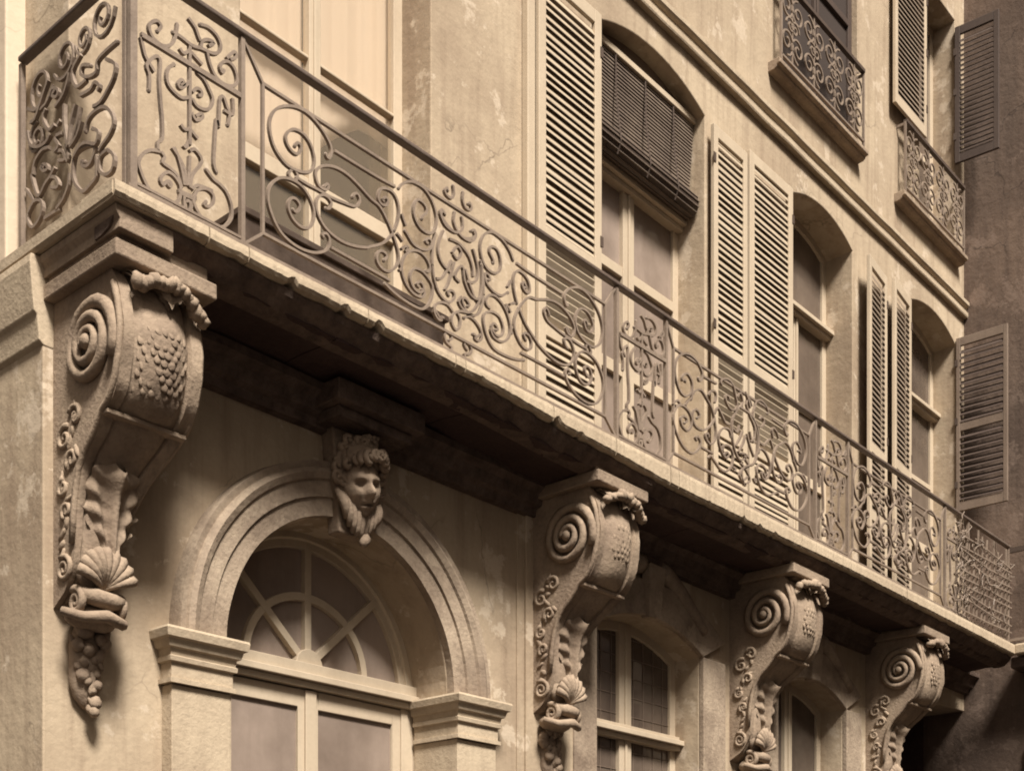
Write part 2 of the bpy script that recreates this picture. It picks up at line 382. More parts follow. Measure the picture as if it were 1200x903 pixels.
for side in (-1, 1):
    lf = MB(); a, b = (xl + .10, DC - .004) if side < 0 else (DC + .004, xr - .10)
    for (q0, q1, z0, z1) in ((a, a + .07, .02, 3.19), (b - .07, b, .02, 3.19), (a + .07, b - .07, 3.09, 3.19), (a + .07, b - .07, 1.0, 1.18), (a + .07, b - .07, .02, .22)):
        lf.box(q0, q1, yf + .01, yf + .06, z0, z1)
    if side > 0: lf.box(DC - .03, DC + .05, yf - .008, yf + .008, .02, 3.19)
    lf.build('door_leaf', 'paint', dr, bevel=.004)
    MB().box(a + .07, b - .07, yf + .03, yf + .036, 1.18, 3.09).build('door_pane', 'glass_pale', dr)
    MB().box(a + .07, b - .07, yf + .025, yf + .045, .22, 1.0).build('door_panel', 'paint', dr)

# --- windows: frame in a reveal with rails, stile and separate panes
def window(name, xl, xr, z0, zs, rise, y, rails, glass, frame='paint', fw=.07, cs=.085, heavy=None, split=True, split_top=True, panel_below=None, bars=False):
    f = MB(); top = zs + rise
    f.box(xl - .01, xl + fw, y, y + .055, z0, top); f.box(xr - fw, xr + .01, y, y + .055, z0, top)
    ar = arc(xl, xr, zs, rise) if rise else [(xl, zs), (xr, zs)]
    f.loft([[(x, yy, z + dz) for yy, dz in ((y - .003, .02), (y - .003, -fw), (y + .058, -fw), (y + .058, .02))] for x, z in ar])
    f.box(xl + fw, xr - fw, y + .002, y + .053, z0, z0 + .09)
    mid = (xl + xr) / 2
    zz = [z0 + .09] + [r for r in rails] + [top]
    for r, h in rails: f.box(xl + fw, xr - fw, y - .004, y + .05, r - h / 2, r + h / 2)
    if heavy is not None:
        f.box(xl - .005, xr + .005, y - .05, y + .05, heavy - .055, heavy - .02); f.box(xl - .005, xr + .005, y - .085, y + .052, heavy - .018, heavy + .02); f.box(xl - .005, xr + .005, y - .04, y + .051, heavy + .022, heavy + .055)
    if split:
        f.box(mid - cs / 2, mid + cs / 2, y - .012, y + .045, z0 + .09, (heavy if (heavy and not split_top) else top - .01))
        f.box(mid - .014, mid + .014, y - .024, y - .013, z0 + .09, (heavy if (heavy and not split_top) else top - .06))
    fo = f.build(name, frame, house, bevel=.004)
    lv = sorted([r for r, h in rails] + ([heavy] if heavy else []))
    cuts = [z0 + .06] + lv + [top - .005]
    for i in range(len(cuts) - 1):
        spans = [(xl + .02, mid - .01), (mid + .01, xr - .02)] if split and (split_top or i < len(cuts) - 2) else [(xl + .02, xr - .02)]
        for a, b in spans:
            low = panel_below is not None and cuts[i + 1] <= panel_below + .01
            MB().box(a, b, y + .024, y + (.04 if low else .03), cuts[i] + .01, cuts[i + 1] - .01).build('panel' if low else 'pane', 'wood' if low else glass, fo)
            if bars and not low:
                q = MB(); nb = 5
                for k in range(1, nb): xx = a + (b - a) * k / nb; q.box(xx - .002, xx + .002, y + .018, y + .0225, cuts[i], cuts[i + 1])
                z = cuts[i] + .14
                while z < cuts[i + 1]: q.box(a, b, y + .0185, y + .0222, z - .002, z + .002); z += .145
                q.build('leading', 'wood', fo)
    return fo
window('french_window', *FA, FZ, FS, FRISE, .25, [(6.80, .018), (6.06, .09), (5.5, .08)], 'clear', panel_below=5.5)
window('french_window', *FB, FZ, FS, FRISE, .25, [(6.80, .075), (6.06, .09), (5.5, .08)], 'glass_pale', heavy=7.46, panel_below=5.5, cs=.14)
window('french_window', *FC, FZ, FS, FRISE, .27, [(6.70, .05), (6.06, .09), (5.5, .08)], 'glass', heavy=7.53, split_top=False, panel_below=5.5)
window('french_window', *FD, FZ, FS, FRISE, .25, [(6.75, .05), (6.06, .09), (5.5, .08)], 'glass', heavy=7.53, split_top=False, panel_below=5.5)
window('casement_window', W2[0], W2[1], .9, W2[2], W2[3], .22, [(2.2, .06)], 'glass', heavy=3.34, cs=.15, bars=True)
window('casement_window', W3[0], W3[1], .9, W3[2], W3[3], .22, [(2.2, .06)], 'glass', heavy=None, cs=.13)
window('casement_window', U1[0], U1[1], 9.17, 11.69, 0, .06, [(10.4, .06)], 'room', frame='slat_black')  # interior darkness is put into the pane and frame colour
window('casement_window', U2[0], U2[1], 9.17, 11.69, 0, .24, [(10.2, .06)], 'glass', frame='paint')
# deep dark doorway beside the fourth bracket
dd = MB(); x0, x1, y0, y1, z0, z1 = W4[0] - .3, XW - .004, .452, 4.2, .0, 4.7
v = [(x, y, z) for x in (x0, x1) for y in (y0, y1) for z in (z0, z1)]
dd.add(v, [(0, 1, 3, 2), (4, 6, 7, 5), (2, 3, 7, 6), (1, 5, 7, 3)]); ddo = dd.build('passage', 'soot_shade', house)
for k in range(2):
    a = W4[0] + .05 + k * .86; MB().box(a, a + .80, 3.9, 3.95, .05, 3.4).build('passage_door', 'wood', ddo, bevel=.01)

# surrounds of the two low windows
def surround(wd, wl, wr, key=True):
    xl, xr, zs, rise = wd; s = MB(); ar = arc(xl, xr, zs, rise, 16); n = len(ar)
    s.box(xl - wl, xl - .001, -.045, .001, 0, zs); s.box(xr + .001, xr + wr, -.045, .001, 0, zs)
    up = [(xl - wl + (x - xl) * (xr - xl + wl + wr) / (xr - xl), z + .26 - .10 * abs((x - (xl + xr) / 2) / ((xr - xl) / 2)) ** 3) for x, z in ar]
    s.loft([[(up[i][0], .001, up[i][1]), (up[i][0], -.045, up[i][1]), (ar[i][0] + (.0015 if i == 0 else 0), -.045, ar[i][1] + .001), (ar[i][0], .001, ar[i][1] + .001)] for i in range(n)])
    so_ = s.build('window_surround', 'arch', house, bevel=.006)
    if key:
        c = (xl + xr) / 2 - .03; zt = zs + rise
        k = MB(); k.loft([[(c - .07, y - .0, zt - .02), (c + .07, y, zt - .02), (c + .10, y - .03, zt + .36), (c - .10, y - .03, zt + .36)] for y in (.0, -.085)])
        k.build('keystone', 'arch', house, bevel=.012)
        for sg in (-1, 1):                                  # scrolled shoulders rising to the keystone
            pth = [(c + sg * (.12 + .60 * t), -.03, zt + .36 - .34 * t ** 1.5) for t in [i / 10 for i in range(11)]]
            MB().tube(pth, [.075 - .03 * i / 10 for i in range(11)], 10).build('keystone_scroll', 'arch', house, smooth=True)
surround(W2, .255, .32); surround(W3, .25, .30)

# --- shutters
def shutter(x0, x1, z0, z1, y, rot=0, stile=.055, m='slat', fm='paint', joined=False, hinge='l', mid=(5.75, 6.38), pitch=.053, tilt=66, open_mid=True):
    """louvred leaf; built flat at its hinge, then swung by rot degrees about the hinge's upright"""
    wdt = x1 - x0; hx = x0 if hinge == 'l' else x1; ox = 0 if hinge == 'l' else -wdt
    f = MB(); t = .034
    f.box(ox, ox + stile, -t, 0, 0, z1 - z0); f.box(ox + wdt - stile, ox + wdt, -t, 0, 0, z1 - z0)
    rails = [(0, .10), (z1 - z0 - .09, .09)] + [(zz - z0, .09) for zz in mid if z0 < zz < z1]
    for r, h in rails: f.box(ox + stile, ox + wdt - stile, -t + .002, -.002, r, r + h)
    fo = f.build('shutter', fm, house, bevel=.004, origin=(0, 0, 0))
    fo.location = Vector((hx, y, z0)) - WL[house.name]; fo.rotation_euler = (0, 0, R(rot)); 
    edges = sorted(rails); j = MB(); me = None
    for i in range(len(edges) - 1):
        a, b = edges[i][0] + edges[i][1], edges[i + 1][0]; z = a + pitch * .5
        tl = R(tilt if not (open_mid and i == len(edges) - 3) else -62)
        while z < b - pitch * .3:
            dy, dz = .030 * math.cos(tl), .030 * math.sin(tl)
            sec = [(-t / 2 - dy, -dz - .004), (-t / 2 + dy, dz - .004), (-t / 2 + dy, dz + .004), (-t / 2 - dy, -dz + .004)]
            if joined: j.prism_x([(yy, z + zz) for yy, zz in sec], [ox + stile + .001, ox + wdt - stile - .001])
            else:
                key = (round(wdt, 3), round(tl, 3))
                if key not in SL:
                    q = MB(); q.prism_x(sec, [-(wdt / 2 - stile) + .001, wdt / 2 - stile - .001])
                    o = q.build('slat', m, None, origin=(0, 0, 0)); SL[key] = o.data; o.parent = fo
                else:
                    o = bpy.data.objects.new('slat', SL[key]); C.objects.link(o); o.parent = fo
                o.location = (ox + wdt / 2, 0, z + random.uniform(-.005, .005)); o.rotation_euler = (random.uniform(-.10, .10), random.uniform(-.006, .006), 0)
            z += pitch
    if joined: o = j.build('louvre', m, None, origin=(0, 0, 0)); o.parent = fo; o['kind'] = 'stuff'
    for zz in (.25, (z1 - z0) * .5, z1 - z0 - .3):
        h = MB().box(*((ox - .012, ox + .02) if hinge == 'l' else (ox + wdt - .02, ox + wdt + .012)), -t - .006, -t, zz, zz + .07).build('hinge', 'iron_dark', None, origin=(0, 0, 0)); h.parent = fo
    return fo
SL = {}
ZT = 8.19
shutter(6.47, 7.15, 4.97, ZT, -.045, stile=.075, hinge='r')
MB().box(6.385, 6.462, -.055, -.002, 4.97, ZT).build('shutter_post', 'paint', house, bevel=.006)
shutter(8.60, 9.10, 4.97, ZT - .03, -.045, stile=.06, hinge='l')
shutter(9.12, 9.83, 4.97, ZT + .01, -.055, stile=.075, hinge='r')
shutter(11.17, 11.67, 4.97, ZT, -.05, rot=7, hinge='r', stile=.055, joined=True, m='slat_dark', open_mid=False)
shutter(11.70, 12.22, 4.97, ZT, -.05, rot=7, hinge='r', stile=.055, joined=True, m='slat_dark', open_mid=False)
shutter(13.54, 14.08, 6.45, 8.30, -.01, rot=-88, hinge='l', stile=.045, m='slat_black', fm='wood', pitch=.066, mid=(7.3,), open_mid=False, joined=False, tilt=47)
shutter(11.86, 12.59, 9.97, 11.6, -.05, hinge='r', joined=True, m='slat_dark', mid=(), open_mid=False)
shutter(13.50, 13.96, 10.15, 11.6, -.01, rot=-86, hinge='l', joined=True, m='slat_black', fm='slat_black', tilt=50, mid=(), open_mid=False)

# ------------------------------------------------------------------ adjoining wing
wing = thing('adjoining_wing', 'dark sooty plaster wing standing at right angles to the pale house', 'building', (XW + 1, -3, 0))
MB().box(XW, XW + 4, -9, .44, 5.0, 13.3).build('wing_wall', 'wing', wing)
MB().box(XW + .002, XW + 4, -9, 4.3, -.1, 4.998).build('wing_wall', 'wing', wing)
MB().box(XW - .06, XW + .02, -1.9, -.70, 0, 3.95).build('wing_lit_block', 'plaster', wing, bevel=.01)  # added pale block standing in for the lit lower wall
MB().box(13.40, XW + .05, -4.2, -.66, 4.80, 4.915).build('wing_ledge', 'stone_pale', wing, bevel=.02)
MB().box(13.47, XW + .05, -4.2, -.60, 4.68, 4.796).build('wing_ledge', 'crumb', wing, bevel=.02)
wr = thing('iron_handrail', 'thin iron railing turning the corner along the dark wing', 'railing', (13.42, -2.4, 4.92))
MB().bar([(13.42, -.62, 5.885), (13.42, -4.2, 5.885)], .03, .05, Vector((0, 0, 1))).build('handrail', 'iron_dark', wr)
MB().bar([(13.42, -.62, 4.96), (13.42, -4.2, 4.96)], .02, .03, Vector((0, 0, 1))).build('bottom_rail', 'iron', wr)
for i in range(14):
    y = -.8 - i * .25
    MB().bar([(13.42, y, 4.96), (13.42, y - .22 * (-1) ** i, 5.87)], .012, .012, Vector((1, 0, 0))).build('bar', 'iron', wr)

# ------------------------------------------------------------------ balcony slab
balc = thing('stone_balcony', 'long stone balcony with chipped pale edge and sooty, shade-toned underside above the arched door', 'balcony', (8.2, -.3, 4.72))
SAG = [(2.9, 4.835), (5.2, 4.835), (6.3, 4.80), (7.2, 4.775), (8.2, 4.785), (9.8, 4.805), (11, 4.80), (13.8, 4.79)]
def sag(x):
    for (a, za), (b, zb) in zip(SAG, SAG[1:]):
        if x <= b: t = max(0, (x - a) / (b - a)); t = t * t * (3 - 2 * t); return za + (zb - za) * t
    return SAG[-1][1]
XB0 = 2.985
joints = [XB0, 3.46, 3.68, 4.42, 5.06, 5.14, 5.9, 6.52, 7.12, 7.22, 8.05, 8.9, 9.72, 9.95, 10.8, 11.6, 12.3, 12.9, 13.42]
for i in range(len(joints) - 1):
    a, b = joints[i] + (.003 if i else 0), joints[i + 1] - .003; n = max(2, int((b - a) / .022)); xs = [a + (b - a) * k / n for k in range(n + 1)]
    rg = []
    for x in xs:
        zb = sag(x); o = random.uniform(-.002, .002); q = jit((x, 3, 0), .003, 5) + jit((x, 5, 0), .003, 24) + max(0, jit((x, 7, 0), 1, 9) - .34) * .11
        e = .018 if x in (xs[0], xs[-1]) and i else 0
        rg.append([(x, -.40, 4.915), (x, -.648, 4.915), (x, -.668 + o, 4.905), (x, -.672 + o, 4.88), (x, -.672 + o, zb + .022 + q), (x, -.66, zb + .006 + q), (x, -.63, zb + q), (x, -.40, zb)])
    if i == 0:                                              # rounded return at the corner
        rg = [[(x + .06, max(y, y + .05), z) for x, y, z in rg[0]]] and rg
    st = MB().loft(rg).build('edge_stone', 'stone_pale', balc)
# left return of the edge
sd = MB(); sd.loft([[(3.25, y, 4.914), (XB0 + .012, y, 4.914), (XB0 - .006, y, 4.90), (XB0 - .006, y, 4.85), (XB0 + .01, y, 4.836), (3.25, y, 4.836)] for y in (-.655, -.3, .0, .42)])
sd.build('edge_stone', 'stone_pale', balc)
# crumbling moulding below the edge
n = 240; xs = [3.02 + (13.42 - 3.02) * i / n for i in range(n + 1)]
rg = []
for x in xs:
    zb = sag(x) - .004; q = jit((x, 1, 0), .022, 7) + jit((x, 8, 0), .012, 25); p = jit((x, 4, 2), .02, 9)
    rg.append([(x, -.45, zb), (x, -.632 + p, zb), (x, -.615 + p + q * .6, zb - .03 + q * .3), (x, -.585 + p, zb - .055 + q), (x, -.56, zb - .075 + q), (x, -.50, zb - .09 + q * .5), (x, -.45, zb - .09)])
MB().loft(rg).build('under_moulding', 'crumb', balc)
sd = MB(); sd.loft([[(3.3, y, 4.832), (3.012, y, 4.832), (3.015, y, 4.80), (3.035, y, 4.775), (3.03, y, 4.735), (3.3, y, 4.735)] for y in (-.63, -.3, .05)])
sd.build('under_moulding', 'stone', balc, bevel=.004)
# soffit slabs
bx = [3.04, 4.3, 5.35, 6.6, 7.7, 8.9, 10.1, 11.4, 12.6, 13.42]
for i in range(len(bx) - 1):
    n = 18; xs = [bx[i] + .004 + (bx[i + 1] - bx[i] - .008) * k / n for k in range(n + 1)]; rg = []
    for x in xs:
        ys = [-.56, -.46, -.36, -.26, -.16, -.02]
        rg.append([(x, y, sag(x) - .085 + jit((x, y, 0), .02, 3) + jit((x, y, 4), .008, 14)) for y in ys] + [(x, -.02, 4.90), (x, -.56, 4.90)])
    MB().loft(rg).build('soffit_slab', 'soot_shade', balc)

# ------------------------------------------------------------------ carved brackets
PROF = [(.0, 4.63), (.49, 4.63), (.535, 4.56), (.565, 4.47), (.582, 4.37), (.575, 4.26), (.545, 4.15), (.50, 4.075), (.455, 4.04), (.44, 4.035),
        (.415, 4.005), (.37, 3.95), (.31, 3.90), (.255, 3.83), (.225, 3.74), (.205, 3.62), (.195, 3.50), (.17, 3.40), (.10, 3.30), (.0, 3.24)]
def prof_p(z):
    for (p, a), (q, b_) in zip(PROF[1:], PROF[2:]):
        if b_ <= z <= a: return p + (q - p) * (a - z) / max(1e-6, a - b_)
    return .5
_p = crom([Vector(p) for p in PROF[1:9]], 3); _q = crom([Vector(p) for p in PROF[9:19]], 3)
BODY = [PROF[0]] + [tuple(p) for p in _p] + [tuple(p) for p in _q] + [PROF[-1]]
def bracket(x0, w_, label, scales, seed):
    t = thing('stone_bracket', label, 'bracket', (x0 + w_ / 2, 0, 4.63), group='carved stone brackets under the balcony')
    rnd = random.Random(seed); x1 = x0 + w_
    # abacus
    ab = MB(); e0 = .05; ab.box(x0 - e0, x1 + .07, -.605, .0, 4.632, 4.705); ab.box(x0 - e0 + .02, x1 + .04, -.575, .0, 4.708, 4.775)
    ab.build('abacus', 'stone', t, bevel=.008)
    def tw(z): return 1.0 if z > 4.03 else max(.52, 1 - (4.03 - z) * .95)
    # body: side bands, sunk fillet and a cushioned front
    T = [0, .07, .13, .15, .2, .3, .42, .58, .7, .8, .85, .87, .93, 1]
    def off(tt, k):
        f = 1 if 3 < k < 23 else (.5 if k < len(BODY) - 4 else 0)
        if tt <= .13 or tt >= .87: return 0
        if tt in (.15, .85): return -.022
        u = (tt - .5) / .35; return f * (-.018 + .05 * (1 - u * u))
    b = MB(); rg = []
    for tt in T:
        rg.append([(x0 + w_ * tt * tw(z), -(max(0, p + (off(tt, k) if 0 < k < len(BODY) - 1 else 0)) - jit((tt * 2 + seed, p * 2, z * 2), .012, 5)), z + jit((tt * 2 + seed, p, z), .004, 6)) for k, (p, z) in enumerate(BODY)])
    b.loft(rg); b.build('scroll_body', 'stone', t, smooth='sharp')
    ld = MB(); ld.box(x0 - .004, x1 + .004, -.462, -.40, 4.012, 4.034); ld.build('ledge', 'stone', t, bevel=.005)
    # volutes on both flanks
    for sx_, sg in ((x0, -1), (x1, 1)):
        v = MB(); c = (-.335 + rnd.uniform(-.008, .008), 4.345 + rnd.uniform(-.01, .01))
        s2 = spiral(c, .205 + rnd.uniform(-.008, .006), .035, 2.6 + rnd.uniform(-.25, .25), R(205 + rnd.uniform(-25, 25)), 22, -1)
        s2 = [(c[0] + (y - c[0]) * .98, z) for y, z in s2]; k = len(s2)
        v.tube([(sx_ + sg * (.004 + .034 * i / k), y, z) for i, (y, z) in enumerate(s2)], [.034 - .016 * i / k + jit((y * 2, z * 2, seed), .006, 6) for i, (y, z) in enumerate(s2)], 7)
        v.build('volute', 'stone', t, smooth=True)
        MB().blob((sx_ + sg * .035, c[0], c[1]), (.028, .034, .034), seg=10, rings=8).build('volute_eye', 'stone', t, smooth=True)
        # edge band that runs from the roll down the S-stem
        bd = MB(); pts = [(p - .018, z) for p, z in PROF[2:17]]
        bd.tube([(x0 - .006 if sg < 0 else x0 + w_ * tw(z) + .006, -p, z) for p, z in pts], .016, 6); bd.build('edge_band', 'stone', t, smooth=True)
        # side foliage: small scrolls and leaves
        if sg > 0: continue
        fo = MB()
        for (cy, cz, r0, a0, sgn, tn) in ((-.20, 4.07, .055, 20, 1, 1.3), (-.10, 3.99, .06, 120, -1, 1.4), (-.16, 3.88, .05, -40, 1, 1.3), (-.09, 3.77, .045, 90, -1, 1.4), (-.12, 3.66, .04, -60, 1, 1.3), (-.10, 3.40, .062, 60, 1, 1.9)):
            q = spiral((cy, cz), r0, .010, tn, R(a0), 14, sgn); kk = len(q)
            fo.tube([(sx_ + sg * .003, y + jit((y, z, seed), .02, 4), z) for y, z in q], [.015 - .007 * i / kk for i in range(kk)], 6)
        for i in range(14):
            z = 4.11 - i * .05; y = -.05 - .13 * (1 if z > 3.9 else .55) + rnd.uniform(-.03, .04)
            fo.blob((sx_, y, z), (.013, rnd.uniform(.012, .018), rnd.uniform(.028, .045)), Matrix.Rotation(rnd.uniform(-1.2, 1.2), 3, 'X'), 7, 6, .4, i + seed)
        fo.build('side_foliage', 'stone', t, smooth=True)
    # leaf drooping over the roll
    lf = MB()
    def capf(off_):
        def f(u, v):
            x = x0 + w_ * (.10 + .92 * u); n1 = noise.noise(Vector((u * 5 + seed, 0, 0))); n2 = noise.noise(Vector((u * 14 + seed, 3, 0)))
            hang = .35 + .65 * max(0, math.sin(math.pi * min(1, u * 1.05))) ** .7 + .30 * n1 + .22 * n2
            a = v * max(.2, hang)
            p = .46 + .165 * math.sin(min(1.5, a * 1.6)) + off_ + .035 * noise.noise(Vector((u * 9, v * 3, seed))) * v
            z = 4.632 - .03 * a - .15 * max(0, a - .3) ** 1.6 + .02 * noise.noise(Vector((u * 11, v * 2, seed + 5))) * v
            return (x, -p, z)
        return f
    lf.grid(capf(0), 40, 12); lf.grid(capf(-.025), 40, 12)
    for i in range(15):                                     # rolled, broken lip of the leaf
        u = i / 14; hgt = math.sin(math.pi * (.12 + .80 * u))
        lf.blob((x0 + w_ * (.12 + .88 * u), -(.585 + .05 * hgt + rnd.uniform(-.008, .008)), 4.515 + .085 * hgt - .03 * u + rnd.uniform(-.008, .008)), (rnd.uniform(.024, .034), .034, rnd.uniform(.024, .04)), Matrix.Rotation(rnd.uniform(-.7, .7), 3, 'Y'), 9, 7, .35, i + seed)
    lf.build('cap_leaf', 'stone', t, smooth=True)
    # fish scales on the cushion
    if scales:
        front = prof_p
        rows, cols = (9, 7) if scales == 1 else (6, 5)
        sme = None; allm = MB()
        for r_ in range(rows):
            z = 4.385 - r_ * .033
            for c_ in range(cols):
                u = .5 + ((c_ + (.5 if r_ % 2 else 0)) - (cols - .5) / 2) * (.084 if scales == 1 else .08)
                uu = (u - .5) / .35; p = front(z) - .018 + .05 * (1 - uu * uu) - .004
                if rnd.random() < .07: continue
                pos = (x0 + w_ * u + rnd.uniform(-.003, .003), -p, z + rnd.uniform(-.004, .004))
                if scales == 1:
                    if sme is None: o = MB().blob((0, 0, 0), (.0205, .008, .026), seg=8, rings=6, nz=.25, seed=2).build('scale', 'stone', t, smooth=True, origin=(0, 0, 0)); sme = o.data
                    else: o = bpy.data.objects.new('scale', sme); C.objects.link(o); o.parent = t
                    o.location = Vector(pos) - WL[t.name]; o.rotation_euler = (math.atan((front(z + .02) - front(z - .02)) / .04) - .22 + rnd.uniform(-.06, .06), 0, rnd.uniform(-.12, .12)); s_ = rnd.uniform(.8, 1.12); o.scale = (s_, rnd.uniform(.45, 1.05), s_)
                else: allm.blob(pos, (.019, .008, .024), seg=7, rings=5, nz=.3, seed=c_ + r_)
        if scales != 1: allm.build('scale_panel', 'stone', t, smooth=True)
    # acanthus on the stem
    xc = x0 + w_ * .40; ac = MB()
    def leaf(off_):
        def f(u, v):
            uu = 2 * u - 1; hw = (.05 + .105 * math.sin(math.pi * min(1, v * .82)) ** .8) * (.90 + .10 * math.cos(v * 27))
            if v > .9: hw *= max(.05, (1 - v) * 10) ** .5
            x = xc + uu * hw; z = 3.46 + .36 * v + .05 * uu * uu
            p = prof_p(z) + .008 + .036 * (1 - uu * uu) + .015 * math.cos(math.atan2(uu * hw, .10 + .36 * v) * 22) + .010 * math.cos(v * 27) * abs(uu) + .05 * max(0, v - .72) * 3 * (1 - abs(uu) * .5) - .02 * abs(uu) ** 3 + off_
            if abs(uu) < .09: p += .012
            return (x, -p, z)
        return f
    ac.grid(leaf(0), 30, 34); ac.grid(leaf(-.06), 30, 34)
    ac.build('acanthus_leaf', 'stone', t, smooth=True)
    # shell, scroll lip, hollow and fruit drop
    sh = MB()
    for i in range(9):
        a = (i - 4) * .30
        pts = [(xc - .03 + math.sin(a) * .15 * s_, -.20 - .055 * math.sin(math.pi * s_ * .8) , 3.315 + math.cos(a) * .175 * s_) for s_ in [k / 6 for k in range(7)]]
        sh.tube(pts, [.012 + .015 * k / 6 for k in range(7)], 6)
    sh.blob((xc - .03, -.16, 3.40), (.115, .05, .10), seg=12, rings=8)
    sh.build('shell', 'stone', t, smooth=True)
    lp = MB(); xc2 = xc - .035
    q = spiral((-.17, 3.245), .062, .012, 1.8, R(60), 16, 1); kk = len(q)
    for sg in (-1, 1): lp.tube([(xc2 + sg * .105, y, z) for i, (y, z) in enumerate(q)], [.021 - .008 * i / kk for i in range(kk)], 6)
    lp.tube([(xc2 - .10, -.20, 3.275), (xc2 - .04, -.225, 3.268), (xc2 + .04, -.222, 3.262), (xc2 + .10, -.20, 3.275)], [.034, .04, .04, .034], 9)
    lp.tube([(xc2 - .16, -.14, 3.20), (xc2 - .10, -.22, 3.17), (xc2, -.25, 3.185), (xc2 + .10, -.22, 3.17), (xc2 + .15, -.15, 3.20)], [.02, .026, .03, .026, .02], 7)
    lp.blob((xc2, -.12, 3.20), (.13, .10, .06), seg=10, rings=7, nz=.2, seed=seed)
    lp.build('scroll_lip', 'stone', t, smooth=True)
    fr = 30
    for i in range(fr):
        s_ = i / (fr - 1); z = 3.17 - .39 * s_; wd = .095 * (1 - s_) ** .6 * (.6 + .9 * math.sin(math.pi * min(1, s_ + .25)))
        x = xc2 + .015 + .02 * s_ + rnd.uniform(-1, 1) * wd * .8; r_ = rnd.uniform(.026, .044) * (1 - .3 * s_)
        nm = 'fruit' if i % 3 else 'leaf'
        rr = (r_, r_ * .9, r_) if nm == 'fruit' else (r_ * .6, r_ * .5, r_ * 1.5)
        MB().blob((x, -.055 - (rnd.uniform(.0, .03) + .03 * (1 - abs(x - xc2 - .02) / .09)) * (1 - s_ * .5), z), rr, Matrix.Rotation(rnd.uniform(-.8, .8), 3, 'Y'), 9, 7, .15, i).build(nm, 'stone', t, smooth=True)
    MB().blob((xc2 + .02, -.03, 3.0), (.085, .06, .20), seg=10, rings=8, nz=.2, seed=seed + 3).build('garland_core', 'stone', t, smooth=True)
    return t
bracket(3.08, .40, 'largest carved stone bracket with fish scales at the left end of the balcony', 1, 3)
bracket(6.47, .42, 'carved stone bracket between the arched door and the barred low window', 2, 11)
bracket(8.95, .46, 'carved stone bracket between the two low windows', 2, 23)
bracket(11.38, .44, 'farthest carved stone bracket beside the dark doorway', 2, 31)

# ------------------------------------------------------------------ mask on the arch crown
mask = thing('stone_mask', 'carved stone face with curly hair on the crown of the door arch', 'carving', (4.85, -.1, 4.0))
fx, fy, fz_ = 4.85, -.12, 4.27
def g2(x, z, cx_, cz_, sx_, sz_): return math.exp(-((x - cx_) / sx_) ** 2 - ((z - cz_) / sz_) ** 2)
def facef(u, v):
    th = (u - .5) * math.pi * 1.15; ph = (v - .5) * math.pi * .98
    x = .118 * math.sin(th) * math.cos(ph) * (1 - .22 * max(0, -math.sin(ph))); z = .175 * math.sin(ph); y = -.13 * math.cos(th) * math.cos(ph)
    dd_ = .062 * g2(x, z, 0, -.025, .021, .035) + .026 * g2(x, z, 0, .02, .018, .05)               # nose
    dd_ += .026 * (g2(x, z, -.045, .052, .035, .014) + g2(x, z, .045, .052, .035, .014))            # brows
    dd_ -= .038 * (g2(x, z, -.045, .022, .026, .018) + g2(x, z, .045, .022, .026, .018))            # sockets
    dd_ += .014 * (g2(x, z, -.045, .020, .014, .009) + g2(x, z, .045, .020, .014, .009))            # eyeballs
    dd_ += .016 * (g2(x, z, -.06, -.035, .03, .03) + g2(x, z, .06, -.035, .03, .03))                # cheeks
    dd_ += .026 * (g2(x, z, 0, -.073, .03, .009) + g2(x, z, 0, -.098, .026, .010)) - .032 * g2(x, z, 0, -.085, .03, .006)
    dd_ += .024 * g2(x, z, 0, -.135, .03, .022)
    p_ = Matrix.Rotation(R(-13), 3, 'Z') @ Matrix.Rotation(R(14), 3, 'X') @ Matrix.Rotation(R(-6), 3, 'Y') @ Vector((x * 1.02, y - dd_, z)); return (fx + p_.x, fy + p_.y + jit(p_, .009, 30), fz_ - .02 + p_.z)
f = MB(); f.grid(facef, 40, 48); fo = f.build('face', 'stone', mask, smooth=True)
rnd = random.Random(5)
for i in range(30):
    a = R(-20 + 220 * i / 29); rr = .112 + rnd.uniform(0, .07); cx_, cz_ = fx + math.cos(a) * rr * 1.0, fz_ + .05 + math.sin(a) * rr * 1.15
    q = spiral((cx_, cz_), rnd.uniform(.03, .045), .008, 1.4, rnd.uniform(0, 6), 12, rnd.choice((-1, 1))); kk = len(q)
    MB().tube([(x, -.12 - .08 * math.sin(a) ** 2 * rnd.uniform(.5, 1) - .02 * j / kk, z) for j, (x, z) in enumerate(q)], [.019 - .006 * j / kk for j in range(kk)], 6).build('hair_curl', 'stone', mask, smooth=True)
for i in range(11):
    a = (i - 5) / 5; q = spiral((fx + a * .125, fz_ + .125 - .06 * a * a + rnd.uniform(-.012, .012)), rnd.uniform(.030, .042), .008, 1.3, rnd.uniform(0, 6), 12, rnd.choice((-1, 1))); kk = len(q)
    MB().tube([(x, -.285 + .12 * a * a - .02 * j / kk, z) for j, (x, z) in enumerate(q)], [.02 - .007 * j / kk for j in range(kk)], 6).build('hair_curl', 'stone', mask, smooth=True)
MB().blob((fx, -.15, fz_ + .13), (.135, .10, .08), seg=14, rings=8, nz=.2, seed=6).build('hair_mass', 'stone', mask, smooth=True)
MB().blob((fx, -.06, fz_ + .06), (.185, .11, .24), seg=14, rings=10, nz=.2, seed=2).build('hair_mass', 'stone', mask, smooth=True)
for i in range(9):
    s_ = (i - 4) / 4
    pts = [(fx + s_ * .155 * (1 - .35 * k / 6), -.10 - .05 * math.sin(k / 6 * 2.5), fz_ - .05 - (.16 + .09 * (1 - s_ * s_)) * k / 6) for k in range(7)]
    MB().tube(pts, [.014 + .016 * math.sin(math.pi * k / 6) for k in range(7)], 6).build('drapery_fold', 'stone', mask, smooth=True)
